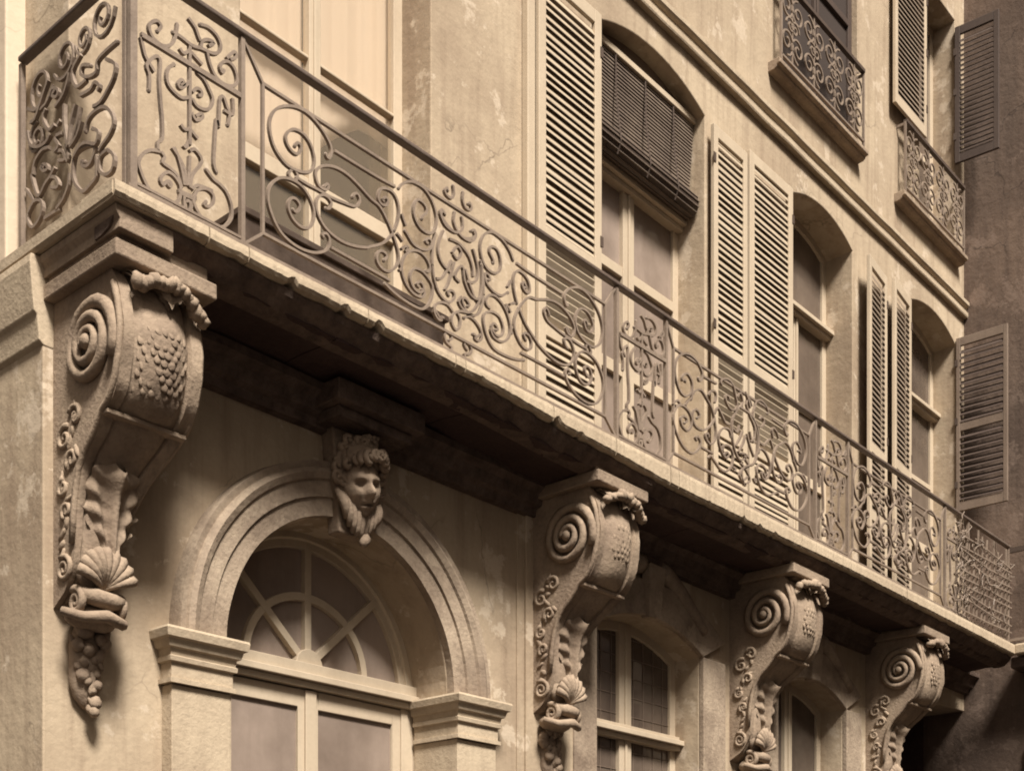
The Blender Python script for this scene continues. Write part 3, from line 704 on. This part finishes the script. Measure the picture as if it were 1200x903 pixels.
MB().blob((fx + .03, -.14, fz_ - .30), (.035, .03, .045), Matrix.Rotation(.5, 3, 'Y'), 9, 7, .2, 4).build('drapery_knot', 'stone', mask, smooth=True)
kb = MB(); kb.loft([[(fx - .12, y, 3.99), (fx + .12, y, 3.99), (fx + .17, y, 4.56), (fx - .17, y, 4.56)] for y in (.0, -.10)]); kb.build('keystone_block', 'stone', mask, bevel=.01)

# ------------------------------------------------------------------ iron balustrade
ST = {'W1':[[[3.998,5.549],[4.009,5.569],[4.027,5.571],[4.035,5.557],[4.025,5.53],[4.002,5.512],[3.97,5.517],[3.947,5.538],[3.941,5.567],[3.958,5.6],[3.994,5.627],[4.043,5.632],[4.084,5.613],[4.109,5.577],[4.119,5.53],[4.105,5.484],[4.068,5.454],[4.01,5.435],[3.949,5.434],[3.901,5.456],[3.866,5.492],[3.846,5.546],[3.846,5.596],[3.866,5.646],[3.905,5.689],[3.962,5.723],[4.018,5.742],[4.076,5.745],[4.135,5.728],[4.185,5.698],[4.22,5.662],[4.228,5.627],[4.215,5.594],[4.2,5.59],[4.194,5.603]],[[3.987,5.238],[4.0,5.232],[4.023,5.253],[4.025,5.28],[4.002,5.295],[3.974,5.286],[3.958,5.256],[3.962,5.22],[3.99,5.188],[4.035,5.175],[4.076,5.187],[4.105,5.219],[4.118,5.27],[4.109,5.311],[4.084,5.345],[4.043,5.372],[3.994,5.378],[3.937,5.367],[3.89,5.341],[3.85,5.293],[3.836,5.252],[3.838,5.203],[3.858,5.156],[3.89,5.113],[3.929,5.086],[3.986,5.071],[4.051,5.07],[4.118,5.085],[4.177,5.116],[4.211,5.153],[4.215,5.194],[4.194,5.211],[4.17,5.198],[4.177,5.186]],[[4.181,5.436],[4.198,5.457],[4.211,5.452],[4.194,5.427],[4.16,5.422],[4.139,5.435],[4.128,5.462],[4.13,5.49],[4.16,5.526],[4.211,5.553],[4.271,5.568],[4.333,5.567],[4.386,5.555],[4.44,5.536],[4.494,5.516],[4.553,5.505],[4.6,5.464],[4.637,5.418],[4.664,5.374],[4.685,5.328],[4.688,5.281],[4.666,5.237],[4.619,5.197],[4.572,5.192],[4.539,5.213],[4.535,5.251],[4.558,5.278],[4.59,5.282],[4.604,5.267],[4.586,5.242]],[[4.194,5.336],[4.215,5.345],[4.228,5.377],[4.202,5.395],[4.168,5.39],[4.139,5.36],[4.13,5.321],[4.143,5.281],[4.185,5.24],[4.245,5.22],[4.315,5.217],[4.395,5.232],[4.467,5.257],[4.489,5.271],[4.544,5.303],[4.6,5.347],[4.647,5.405]],[[4.01,5.402],[4.076,5.4],[4.143,5.404],[4.228,5.404],[4.315,5.416],[4.386,5.431],[4.417,5.468],[4.408,5.498],[4.384,5.495],[4.37,5.471]],[[3.99,5.437],[3.962,5.405],[3.97,5.383],[4.002,5.385],[4.014,5.416],[3.99,5.437]],[[4.25,5.647],[4.534,5.65],[4.666,5.659]],[[4.228,5.157],[4.534,5.156],[4.628,5.154]],[[4.586,5.546],[4.576,5.552],[4.6,5.573],[4.614,5.559],[4.604,5.534],[4.572,5.523],[4.549,5.537],[4.549,5.571],[4.567,5.603],[4.604,5.62],[4.647,5.622],[4.68,5.595],[4.694,5.546],[4.685,5.487],[4.661,5.428]],[[4.865,5.578],[4.87,5.597],[4.898,5.626],[4.888,5.66],[4.84,5.669],[4.811,5.64],[4.801,5.593],[4.816,5.551],[4.855,5.522],[4.91,5.521],[4.956,5.551],[4.976,5.614],[4.966,5.666],[4.935,5.713],[4.88,5.745],[4.821,5.746],[4.772,5.734],[4.723,5.702],[4.694,5.664]],[[4.714,5.538],[4.728,5.513],[4.745,5.488]],[[4.738,5.461],[4.762,5.444],[4.791,5.421],[4.831,5.413],[4.88,5.42],[4.93,5.448],[4.935,5.489],[4.91,5.494],[4.893,5.471],[4.908,5.465]],[[4.68,5.423],[4.704,5.412],[4.723,5.398]],[[4.714,5.354],[4.738,5.378],[4.762,5.381],[4.743,5.352]],[[4.595,5.125],[4.651,5.107],[4.718,5.095],[4.796,5.09],[4.865,5.098],[4.915,5.14],[4.943,5.2],[4.945,5.251],[4.915,5.281],[4.865,5.3],[4.81,5.292],[4.781,5.252],[4.781,5.214],[4.805,5.185],[4.845,5.179],[4.877,5.203],[4.87,5.232],[4.845,5.236],[4.827,5.215],[4.84,5.208]],[[4.867,5.202],[4.885,5.195],[4.875,5.17],[4.85,5.157],[4.796,5.157],[4.747,5.186],[4.72,5.231],[4.718,5.279],[4.742,5.334],[4.791,5.379],[4.85,5.396],[4.9,5.382],[4.925,5.349],[4.92,5.32],[4.895,5.312]],[[4.699,5.278],[4.713,5.256],[4.699,5.236]],[[4.969,5.546],[4.953,5.482],[4.945,5.422],[4.945,5.365],[4.947,5.366],[4.955,5.312],[4.967,5.281],[4.986,5.246],[5.027,5.219],[5.078,5.217],[5.115,5.253],[5.115,5.282],[5.089,5.286],[5.063,5.265],[5.073,5.253]],[[5.032,5.115],[5.009,5.112],[5.016,5.096],[4.986,5.092],[4.96,5.121],[4.97,5.161],[5.016,5.193],[5.068,5.199],[5.104,5.177]],[[5.032,5.588],[5.001,5.524],[4.991,5.477],[5.001,5.431],[5.032,5.401],[5.084,5.386]],[[4.975,5.306],[5.016,5.322],[5.058,5.382],[5.094,5.451]],[[5.121,5.727],[5.113,5.681],[5.131,5.645],[5.179,5.618],[5.254,5.624],[5.292,5.67],[5.281,5.698],[5.254,5.683]],[[5.11,5.868],[5.115,5.826],[5.095,5.792],[5.058,5.793],[5.043,5.812],[5.058,5.833],[5.068,5.823]],[[5.024,5.69],[5.014,5.669],[5.043,5.643],[5.084,5.624],[5.115,5.616]],[[5.078,4.936],[5.099,4.979],[5.058,4.993],[5.042,5.023],[5.058,5.047],[5.089,5.051],[5.099,5.03],[5.078,5.011]],[[4.955,5.148],[5.001,5.108],[5.016,5.107]]],
'W1c':[[[5.335,5.525],[5.335,5.413],[5.313,5.316],[5.27,5.247],[5.216,5.212],[5.152,5.195],[5.099,5.157],[5.089,5.113],[5.12,5.081],[5.152,5.107],[5.157,5.153],[5.136,5.178]],[[5.037,5.266],[5.068,5.321],[5.099,5.413],[5.112,5.448]],[[5.152,5.355],[5.115,5.373],[5.162,5.447],[5.189,5.435]],[[5.184,5.441],[5.194,5.379],[5.237,5.323],[5.291,5.315],[5.333,5.346]],[[5.095,5.492],[5.136,5.545],[5.168,5.522],[5.136,5.473],[5.105,5.489]],[[5.074,5.559],[5.136,5.567],[5.19,5.553],[5.232,5.527],[5.259,5.479],[5.265,5.43]],[[5.169,5.283],[5.148,5.246],[5.179,5.218],[5.222,5.216]]],
'W2':[[[7.406,5.574],[7.39,5.583],[7.368,5.57],[7.368,5.596],[7.419,5.635],[7.47,5.617],[7.492,5.575],[7.477,5.52],[7.412,5.477],[7.349,5.481],[7.305,5.526],[7.28,5.587],[7.283,5.645],[7.317,5.709],[7.387,5.757],[7.464,5.776],[7.542,5.764],[7.594,5.732],[7.617,5.697],[7.607,5.654],[7.575,5.639],[7.568,5.655]],[[7.397,5.29],[7.423,5.309],[7.419,5.329],[7.384,5.332],[7.346,5.306],[7.362,5.265],[7.4,5.248],[7.438,5.25],[7.477,5.294],[7.483,5.346],[7.438,5.388],[7.362,5.399],[7.299,5.364],[7.261,5.303],[7.267,5.242],[7.311,5.178],[7.374,5.127],[7.451,5.108],[7.516,5.12],[7.581,5.176],[7.594,5.223],[7.561,5.247],[7.529,5.23],[7.544,5.22]],[[7.552,5.374],[7.581,5.395],[7.568,5.42],[7.529,5.425],[7.496,5.393],[7.496,5.35],[7.522,5.315],[7.581,5.305],[7.647,5.322],[7.714,5.369],[7.768,5.43],[7.761,5.468],[7.728,5.511],[7.674,5.545],[7.607,5.582],[7.542,5.563],[7.496,5.519],[7.477,5.477]],[[7.701,5.29],[7.687,5.309],[7.654,5.288],[7.674,5.258],[7.728,5.245],[7.782,5.295],[7.795,5.358],[7.782,5.412],[7.775,5.446]],[[7.908,5.229],[7.931,5.252],[7.961,5.246],[7.94,5.214],[7.892,5.218],[7.843,5.27],[7.83,5.332],[7.857,5.384],[7.913,5.42],[7.975,5.421],[7.997,5.383]],[[7.885,5.253],[7.899,5.29],[7.961,5.305],[8.011,5.283],[8.025,5.235],[7.997,5.167],[7.926,5.113],[7.85,5.11],[7.782,5.141],[7.721,5.167],[7.701,5.146]],[[7.975,5.642],[7.961,5.66],[7.926,5.655],[7.926,5.618],[7.975,5.582],[8.039,5.588],[8.082,5.632],[8.053,5.705],[8.032,5.75],[7.975,5.779],[7.906,5.767],[7.857,5.732],[7.871,5.714]],[[7.634,5.688],[7.802,5.696]],[[7.607,5.191],[7.755,5.19]],[[8.075,5.595],[8.025,5.526],[8.011,5.447],[8.025,5.355],[8.06,5.291],[8.118,5.255],[8.19,5.284],[8.19,5.314],[8.139,5.307]],[[7.701,5.58],[7.728,5.618],[7.782,5.636],[7.802,5.607],[7.782,5.556]],[[7.412,5.415],[7.438,5.452],[7.477,5.486]],[[7.261,5.373],[7.311,5.417],[7.349,5.402],[7.286,5.374]],[[7.782,5.478],[7.823,5.535],[7.864,5.512],[7.92,5.463],[7.975,5.466]],[[8.205,5.091],[8.118,5.142],[8.161,5.2],[8.248,5.237]],[[8.025,5.175],[8.067,5.173],[8.039,5.15]],[[8.059,5.337],[8.116,5.399],[8.162,5.474]],[[8.087,5.698],[8.13,5.742],[8.167,5.686],[8.116,5.632],[8.059,5.584]],[[8.03,5.455],[8.087,5.443],[8.116,5.504]]],
'W2c':[[[8.116,5.632],[8.247,5.629],[8.321,5.6],[8.365,5.552],[8.38,5.465],[8.35,5.348],[8.306,5.282],[8.188,5.225],[8.138,5.172],[8.159,5.118],[8.218,5.157]],[[8.095,5.302],[8.159,5.382],[8.191,5.452]],[[8.188,5.769],[8.232,5.723],[8.262,5.672]],[[8.247,5.622],[8.321,5.554],[8.321,5.477],[8.262,5.429]]],
'N':[[[3.162,5.62],[3.672,5.624]],[[3.159,5.628],[3.672,5.634]],[[3.239,5.684],[3.256,5.714],[3.235,5.726],[3.202,5.696],[3.199,5.665],[3.222,5.638],[3.269,5.634],[3.31,5.667],[3.33,5.72],[3.337,5.77]],[[3.393,5.83],[3.428,5.808],[3.446,5.776],[3.456,5.761]],[[3.499,5.763],[3.528,5.791],[3.499,5.79],[3.467,5.767],[3.46,5.736]],[[3.456,5.836],[3.499,5.847],[3.542,5.835],[3.564,5.804],[3.557,5.77],[3.528,5.744],[3.492,5.735],[3.46,5.73],[3.414,5.717],[3.358,5.723],[3.317,5.724]],[[3.583,5.699],[3.572,5.681],[3.561,5.7],[3.572,5.727],[3.601,5.748],[3.631,5.742],[3.649,5.716],[3.653,5.681],[3.631,5.651],[3.586,5.634],[3.542,5.642],[3.513,5.675],[3.499,5.709],[3.492,5.732]],[[3.597,5.761],[3.638,5.814],[3.649,5.795],[3.616,5.765]],[[3.403,5.712],[3.403,5.552],[3.403,5.362],[3.403,5.328],[3.403,5.268]],[[3.351,5.672],[3.372,5.66],[3.403,5.694]],[[3.403,5.688],[3.435,5.675],[3.467,5.662]],[[3.361,5.513],[3.375,5.529],[3.358,5.536],[3.343,5.509],[3.355,5.497],[3.382,5.523],[3.403,5.552]],[[3.324,5.587],[3.296,5.555],[3.286,5.515],[3.296,5.479],[3.33,5.461],[3.365,5.458],[3.396,5.477]],[[3.446,5.514],[3.463,5.52],[3.463,5.541],[3.438,5.54],[3.417,5.512]],[[3.442,5.614],[3.478,5.602],[3.506,5.569],[3.524,5.536],[3.513,5.495],[3.485,5.468],[3.442,5.462],[3.417,5.482]],[[3.414,5.421],[3.435,5.396],[3.47,5.425],[3.463,5.44],[3.435,5.414]],[[3.358,5.338],[3.379,5.325],[3.407,5.347]],[[3.407,5.341],[3.428,5.328],[3.446,5.318]],[[3.372,5.253],[3.386,5.251],[3.407,5.3]],[[3.202,5.408],[3.203,5.472],[3.189,5.51],[3.215,5.553],[3.239,5.576],[3.256,5.563],[3.252,5.474],[3.261,5.362],[3.266,5.319],[3.266,5.231],[3.245,5.204],[3.245,5.172]],[[3.162,5.617],[3.176,5.566],[3.189,5.539],[3.229,5.502]],[[3.608,5.463],[3.616,5.515],[3.601,5.545],[3.583,5.578],[3.564,5.556],[3.557,5.426],[3.546,5.458],[3.535,5.332],[3.532,5.246],[3.546,5.216]],[[3.634,5.598],[3.634,5.525],[3.586,5.519]],[[3.293,5.045],[3.306,5.038],[3.31,5.057],[3.289,5.053],[3.269,5.029],[3.259,5.054],[3.289,5.094],[3.324,5.095],[3.355,5.068],[3.358,5.029],[3.348,4.995],[3.317,4.972],[3.269,4.96],[3.222,4.965],[3.185,4.997],[3.159,5.042],[3.152,5.074],[3.172,5.117],[3.209,5.152],[3.256,5.168]],[[3.492,5.058],[3.481,5.039],[3.503,5.04],[3.528,5.069],[3.528,5.105],[3.492,5.116],[3.449,5.091],[3.428,5.048],[3.428,5.019],[3.456,4.984],[3.499,4.963],[3.55,4.967],[3.594,4.995],[3.627,5.046],[3.627,5.101],[3.601,5.15],[3.564,5.17],[3.528,5.178],[3.492,5.203]],[[3.386,5.083],[3.382,5.14],[3.358,5.182],[3.317,5.218]],[[3.379,5.079],[3.368,5.134],[3.348,5.189],[3.327,5.223]],[[3.365,5.061],[3.344,5.105],[3.303,5.121],[3.269,5.128],[3.279,5.156],[3.262,5.172]],[[3.396,5.087],[3.403,5.15],[3.407,5.223]],[[3.41,5.082],[3.421,5.146],[3.47,5.229],[3.435,5.266],[3.407,5.246]],[[3.421,5.081],[3.449,5.112],[3.528,5.123]],[[3.348,5.042],[3.442,5.05]],[[3.352,5.035],[3.438,5.041]],[[3.379,5.038],[3.386,4.97],[3.41,4.987],[3.407,5.021],[3.386,5.012]],[[3.428,5.042],[3.41,4.981]]],
'R':[[[-0.407,5.586],[-0.48,5.531],[-0.469,5.48],[-0.424,5.445],[-0.361,5.416],[-0.303,5.423]],[[-0.28,5.617],[-0.215,5.646],[-0.203,5.613],[-0.256,5.576],[-0.326,5.564],[-0.338,5.609],[-0.407,5.621],[-0.497,5.622]],[[-0.338,5.477],[-0.355,5.494],[-0.315,5.525],[-0.28,5.509],[-0.197,5.52]],[[-0.197,5.706],[-0.13,5.665],[-0.136,5.611],[-0.173,5.569],[-0.244,5.569]],[[-0.1,5.666],[-0.075,5.619],[-0.038,5.584],[0.024,5.565]],[[0.087,5.718],[0.138,5.662],[0.203,5.59],[0.249,5.59]],[[0.024,5.644],[0.049,5.629],[0.011,5.606],[-0.001,5.633],[0.049,5.662],[0.074,5.634]],[[-0.232,5.345],[-0.256,5.386],[-0.315,5.399],[-0.395,5.382],[-0.452,5.326],[-0.463,5.278],[-0.429,5.243],[-0.372,5.223],[-0.349,5.207]],[[-0.291,5.333],[-0.338,5.3],[-0.338,5.275],[-0.315,5.253],[-0.244,5.289],[-0.185,5.295],[-0.136,5.27]],[[-0.149,5.503],[-0.106,5.431],[-0.088,5.342]],[[-0.185,5.474],[-0.161,5.408],[-0.112,5.332]],[[-0.197,5.405],[-0.161,5.356],[-0.1,5.33]],[[-0.051,5.546],[-0.051,5.455],[-0.082,5.338]],[[0.282,5.564],[0.256,5.492],[0.19,5.451],[0.113,5.439],[0.074,5.462]],[[0.113,5.597],[0.138,5.562],[0.087,5.487],[0.036,5.492]],[[0.036,5.426],[-0.001,5.378],[0.036,5.367]],[[0.282,5.671],[0.216,5.636],[0.164,5.64]],[[0.011,5.481],[-0.014,5.49]],[[0.024,5.434],[-0.026,5.426]],[[0.236,5.341],[0.216,5.393],[0.151,5.42],[0.087,5.407]],[[0.249,5.346],[0.216,5.266],[0.177,5.217],[0.125,5.25],[0.074,5.269],[0.036,5.294]],[[0.132,5.329],[0.151,5.35],[0.113,5.338],[0.1,5.313],[0.132,5.316],[0.164,5.346]],[[0.074,5.217],[0.018,5.194],[0.005,5.209],[0.036,5.248],[0.087,5.268]],[[-0.088,5.217],[-0.082,5.168],[-0.038,5.12],[0.024,5.098]],[[-0.22,5.215],[-0.191,5.23],[-0.209,5.2],[-0.256,5.187],[-0.291,5.211],[-0.303,5.244],[-0.268,5.271],[-0.197,5.288],[-0.136,5.281],[-0.118,5.218],[-0.124,5.177],[-0.149,5.135],[-0.209,5.085],[-0.28,5.095],[-0.315,5.113],[-0.315,5.201]],[[-0.407,5.192],[-0.349,5.187],[-0.338,5.135],[-0.384,5.091],[-0.441,5.087],[-0.458,5.142],[-0.407,5.192]],[[0.282,5.178],[0.229,5.211],[0.171,5.195],[0.151,5.154],[0.177,5.111],[0.242,5.095],[0.289,5.146],[0.282,5.178]],[[0.036,5.366],[-0.026,5.346],[-0.051,5.297],[0.011,5.316]],[[-0.051,5.362],[-0.075,5.3],[-0.063,5.279]],[[0.309,5.303],[0.256,5.248],[0.229,5.211]],[[-0.001,5.089],[0.062,5.093],[0.138,5.096]]]}
YR = -.60
rail = thing('balcony_railing', 'long wrought iron balustrade of scrolls and palmettes along the balcony edge', 'railing', (8.2, YR, 4.92))
MB().bar([(3.085, YR, 5.925), (13.42, YR, 5.925)], .024, .05).build('handrail', 'iron_mid', rail, bevel=.006)
MB().bar([(3.112, YR - .02, 5.9245), (3.112, .34, 5.9245)], .023, .048, Vector((1, 0, 0))).build('handrail', 'iron_mid', rail, bevel=.006)
MB().bar([(3.085, YR, 4.947), (13.42, YR, 4.947)], .018, .034).build('bottom_rail', 'iron', rail)
MB().bar([(3.112, YR + .02, 4.9465), (3.112, .34, 4.9465)], .018, .034, Vector((1, 0, 0))).build('bottom_rail', 'iron', rail)
posts = [3.112, 3.69, 6.61, 7.165, 9.246, 9.802, 11.785, 12.34, 13.40]
for i, x in enumerate(posts):
    w_ = .022 if i else .034
    MB().box(x - w_ / 2, x + w_ / 2, YR - .013, YR + .013, 4.956, 5.908).build('post', 'iron', rail)
    MB().blob((x, YR, 4.925), (.022, .022, .016), seg=8, rings=6).build('post_foot', 'iron', rail, smooth=True)
for y in (-.55, .34): MB().box(3.10, 3.124, y - .012, y + .012, 4.956, 5.908).build('post', 'iron', rail)
SHIFT = [0.0]
def strokes(lst, parent, fn, w_=.0128, dp=.018, axis=Vector((0, 1, 0)), nm='scroll'):
    for i_, s_ in enumerate(lst):
        k_ = axis * ((i_ - 15.3) * .00037 + SHIFT[0]); dq = dp
        pts = crom([Vector((p[0], p[1])) for p in s_], 3)
        q_ = [Vector(fn(p)) + k_ for p in pts]; mb = MB().bar(q_, w_, dq, axis)
        if len(s_) > 6:
            for e_ in (q_[0], q_[-1]): mb.blob(e_, .0105, seg=6, rings=4)
        mb.build(nm, 'iron', parent)
def frame(x0, x1, i0, i1, z0=5.05, z1=5.755):
    f = MB(); t_ = .014
    f.bar([(i0, YR, z0), (i1, YR, z0)], t_, .018); f.bar([(i0, YR, z1), (i1, YR, z1)], t_, .018)
    f.bar([(i0, YR, z0 - .007), (i0, YR, z1 + .007)], t_, .0175); f.bar([(i1, YR, z0 - .007), (i1, YR, z1 + .007)], t_, .0175)
    for (a, b, c, e) in ((x0, 5.90, i0, z1), (x1, 5.90, i1, z1), (x0, 4.955, i0, z0), (x1, 4.955, i1, z0)): f.bar([(a, YR, b), (c, YR, e)], .013, .0165)
    return f.build('scroll_panel', 'iron', rail)
# long panel
p1 = frame(3.70, 6.60, 3.81, 6.49); XC = 5.15
strokes(ST['W1'], p1, lambda p: (p[0], YR, p[1]))
SHIFT[0] = .00012
strokes(ST['W1'], p1, lambda p: (2 * XC - p[0], YR, p[1]))
SHIFT[0] = .00025
strokes(ST['W1c'], p1, lambda p: (p[0], YR, p[1]))
# two shorter panels
for dx in (0.0, 2.59):
    x0, x1 = (7.175, 9.236) if dx == 0 else (9.812, 11.775)
    p2 = frame(x0, x1, x0 + .08, x1 - .09); sc_ = 1.0 if dx == 0 else .955; xc = (x0 + x1) / 2 - .03
    fn = lambda p: (xc + (p[0] - 8.19) * sc_, YR, p[1])
    strokes(ST['W2'], p2, fn); strokes(ST['W2'], p2, lambda p: (xc - (p[0] - 8.19) * sc_, YR, p[1])); strokes(ST['W2c'], p2, fn)
# narrow palmette panels
for x0, x1 in ((3.13, 3.68), (6.62, 7.155), (9.256, 9.792), (11.795, 12.33)):
    f = MB(); f.bar([(x0, YR, 4.975), (x1, YR, 4.975)], .012, .016)
    p3 = f.build('palmette_panel', 'iron', rail); s_ = (x1 - x0) / .535
    strokes(ST['N'], p3, lambda p: (x0 + (p[0] - 3.14) * s_, YR, p[1]), w_=.0138)
# left return
f = MB(); f.bar([(3.112, -.53, 4.985), (3.112, .32, 4.985)], .012, .016, Vector((1, 0, 0))); p4 = f.build('scroll_panel', 'iron', rail)
for i, (cy, cz, r_, a0, sg) in enumerate(((.16, 5.72, .12, 200, 1), (-.05, 5.76, .10, -20, -1), (.20, 5.50, .08, 90, -1), (-.36, 5.80, .10, 180, 1), (-.20, 5.78, .07, 0, -1))):
    MB().bar([(3.112 + .002 * i, y, z) for y, z in spiral((cy, cz), r_, .02, 1.6, R(a0), 16, sg)], .0125, .016, Vector((1, 0, 0))).build('scroll', 'iron', p4)
strokes(ST['R'], p4, lambda p: (3.112, max(-.55, min(.33, p[0])), p[1]), w_=.0145, axis=Vector((1, 0, 0)))

# ------------------------------------------------------------------ trellis on the far end of the balcony
tre = thing('wire_trellis', 'crooked wire trellis tied to the far end of the balcony railing', 'trellis', (12.75, -.64, 4.95))
rnd = random.Random(9)
for i in range(13):
    x = 12.06 + i * .105
    MB().bar([(x + rnd.uniform(-.03, .03), -.635, 4.97), (x + rnd.uniform(-.01, .03), -.64, 5.4), (x + rnd.uniform(0, .08), -.635, 5.72 + rnd.uniform(-.05, .16))], .016, .012).build('stake', 'iron', tre)
for i in range(10):
    z = 5.02 + i * .075
    MB().bar([(12.04, -.652, z + rnd.uniform(-.03, .03)), (12.7, -.654, z + rnd.uniform(-.03, .03)), (13.36, -.652, z + rnd.uniform(-.03, .03))], .012, .009).build('wire', 'iron', tre)
tw = MB()
for i in range(60):
    x, z = rnd.uniform(11.9, 13.3), rnd.uniform(4.98, 5.75); pts = [(x, -.66, z)]
    for k in range(4): x += rnd.uniform(-.05, .06); z += rnd.uniform(-.02, .07); pts.append((x, -.66 + rnd.uniform(-.03, .03), z))
    tw.tube(pts, .005, 5)
tw.build('twig', 'iron', tre, kind='stuff')

# ------------------------------------------------------------------ roller blind in the second window
bld = thing('slatted_blind', 'half raised slatted blind hanging in the arched window between open shutters', 'blind', (7.9, .10, 8.2))
a, b = FB[0] + .012, FB[1] - .012
MB().box(a, b, .075, .115, 8.20, 8.245).build('head_batten', 'paint', bld, bevel=.004)
MB().box(a - .004, b + .004, .13, .15, 8.24, 8.40).build('head_board', 'wood', bld)
sme = None
for i in range(22):
    z = 8.185 - i * .0245; yy = .10 - .0 + .002 * i
    if sme is None:
        o = MB().box(a, b, -.004, .004, -.0105, .0105).build('blind_slat', 'blind', bld, origin=((a + b) / 2, 0, 0)); sme = o.data
    else: o = bpy.data.objects.new('blind_slat', sme); C.objects.link(o); o.parent = bld
    o.location = Vector(((a + b) / 2, yy, z)) - WL[bld.name]; o.rotation_euler = (R(-14 + rnd.uniform(-5, 5)), 0, 0)
rl = MB(); rl.prism_x([(.13 + .085 * math.cos(t_) , 7.565 + .095 * math.sin(t_)) for t_ in [2 * math.pi * k / 16 for k in range(16)]], [a + .005, b - .005]); rl.build('rolled_bundle', 'iron_dark', bld)
for k in range(7):
    t_ = R(150 + k * 24); rl = MB(); rl.bar([(a + .004, .13 + .088 * math.cos(t_), 7.565 + .098 * math.sin(t_)), (b - .004, .13 + .088 * math.cos(t_), 7.565 + .098 * math.sin(t_))], .012, .006, Vector((0, 0, 1))); rl.build('blind_slat', 'blind', bld)
for x in (a + .30, (a + b) / 2, b - .30): MB().tube([(x, .085, 8.2), (x, .08, 7.9), (x, .05, 7.66), (x, .035, 7.56), (x, .07, 7.47)], .006, 5).build('cord', 'iron_dark', bld)

# ------------------------------------------------------------------ curtains in the first french window
def curtain(x0, x1, bottom, label):
    c = MB()
    def f_(u, v):
        x = x0 + (x1 - x0) * u; zb = bottom(u); return (x, .345 + .010 * noise.noise(Vector((u * 5, v * .4, x0))) + .0012 * math.sin(u * 47 + 3 * noise.noise(Vector((u * 9, 0, x0)))), 8.35 - (8.35 - zb) * v)
    c.grid(f_, 60, 14); o = c.build('curtain', 'cloth', None, smooth=True); sol = o.modifiers.new('thickness', 'SOLIDIFY'); sol.thickness = .004
    return tag(o, label, 'curtain', 'curtains in the first french window')
curtain(4.16, 4.83, lambda u: 6.10, 'pale straight curtain in the left leaf of the nearest french window')
curtain(4.85, 5.53, lambda u: 6.16 + .50 * min(1, max(0, u) * 1.6) ** .6, 'pale curtain gathered aside in the right leaf of the nearest french window')

# ------------------------------------------------------------------ iron guards of the upper windows
def guard(x0, x1, label, seed):
    t = thing('window_guard', label, 'railing', ((x0 + x1) / 2, -.12, 9.08), group='iron guards at the upper windows')
    s_ = MB(); s_.prism_x([(.02, 9.085), (-.06, 9.09), (-.08, 9.105), (-.085, 9.12), (-.115, 9.128), (-.115, 9.162), (-.10, 9.175), (.02, 9.175)], [x0 - .06, x1 + .06]); s_.build('sill', 'stone', t, bevel=.006)
    yg = -.09; rnd = random.Random(seed)
    MB().bar([(x0, yg, 9.88), (x1, yg, 9.88)], .03, .04).build('top_rail', 'iron_dark', t)
    MB().bar([(x0, yg, 9.235), (x1, yg, 9.235)], .016, .02).build('bottom_rail', 'iron', t)
    for x in (x0, x1):
        MB().bar([(x, yg, 9.17), (x, yg, 9.87)], .02, .02).build('post', 'iron', t); MB().box(x - .008, x + .008, yg, .0, 9.84, 9.865).build('bracket_bar', 'iron', t)
    n = 4; wd = (x1 - x0) / n
    for i in range(n):
        xc = x0 + wd * (i + .5)
        for sg in (-1, 1):
            for zc, a0, sn in ((9.40, -90, -sg), (9.70, 90, sg)):
                q = spiral((xc + sg * wd * .24, zc), .12, .02, 1.6, R(a0), 16, sn)
                MB().bar([(x, yg, z) for x, z in q], .014, .014).build('scroll', 'iron', t)
            q = spiral((xc + sg * wd * .10, 9.55), .075, .015, 1.4, R(0 if sg > 0 else 180), 14, sg)
            MB().bar([(x, yg - .004, z) for x, z in q], .013, .012).build('scroll', 'iron', t)
        MB().bar([(xc, yg, 9.24), (xc, yg, 9.87)], .012, .012).build('bar', 'iron', t)
    return t
guard(9.62, 11.15, 'iron scroll guard on a sill of the upper window with dark panes', 3)
guard(12.06, 13.52, 'iron scroll guard of the upper corner window beside the dark wing', 8)

# ------------------------------------------------------------------ long box standing on the balcony
box = thing('wooden_trough', 'long low dark wooden trough behind the scroll railing at the nearest french window', 'trough', (4.6, -.2, 4.92))
b = MB(); b.loft([[(3.88 + e, -.36 + e, z), (5.30 - e, -.36 + e, z), (5.30 - e, -.10 - e, z), (3.88 + e, -.10 - e, z)] for z, e in ((4.922, .02), (5.27, 0))]); b.build('trough', 'darkwood', box, bevel=.006)
b = MB(); b.box(3.865, 5.315, -.375, -.085, 5.272, 5.305); b.build('rim', 'darkwood', box, bevel=.004)
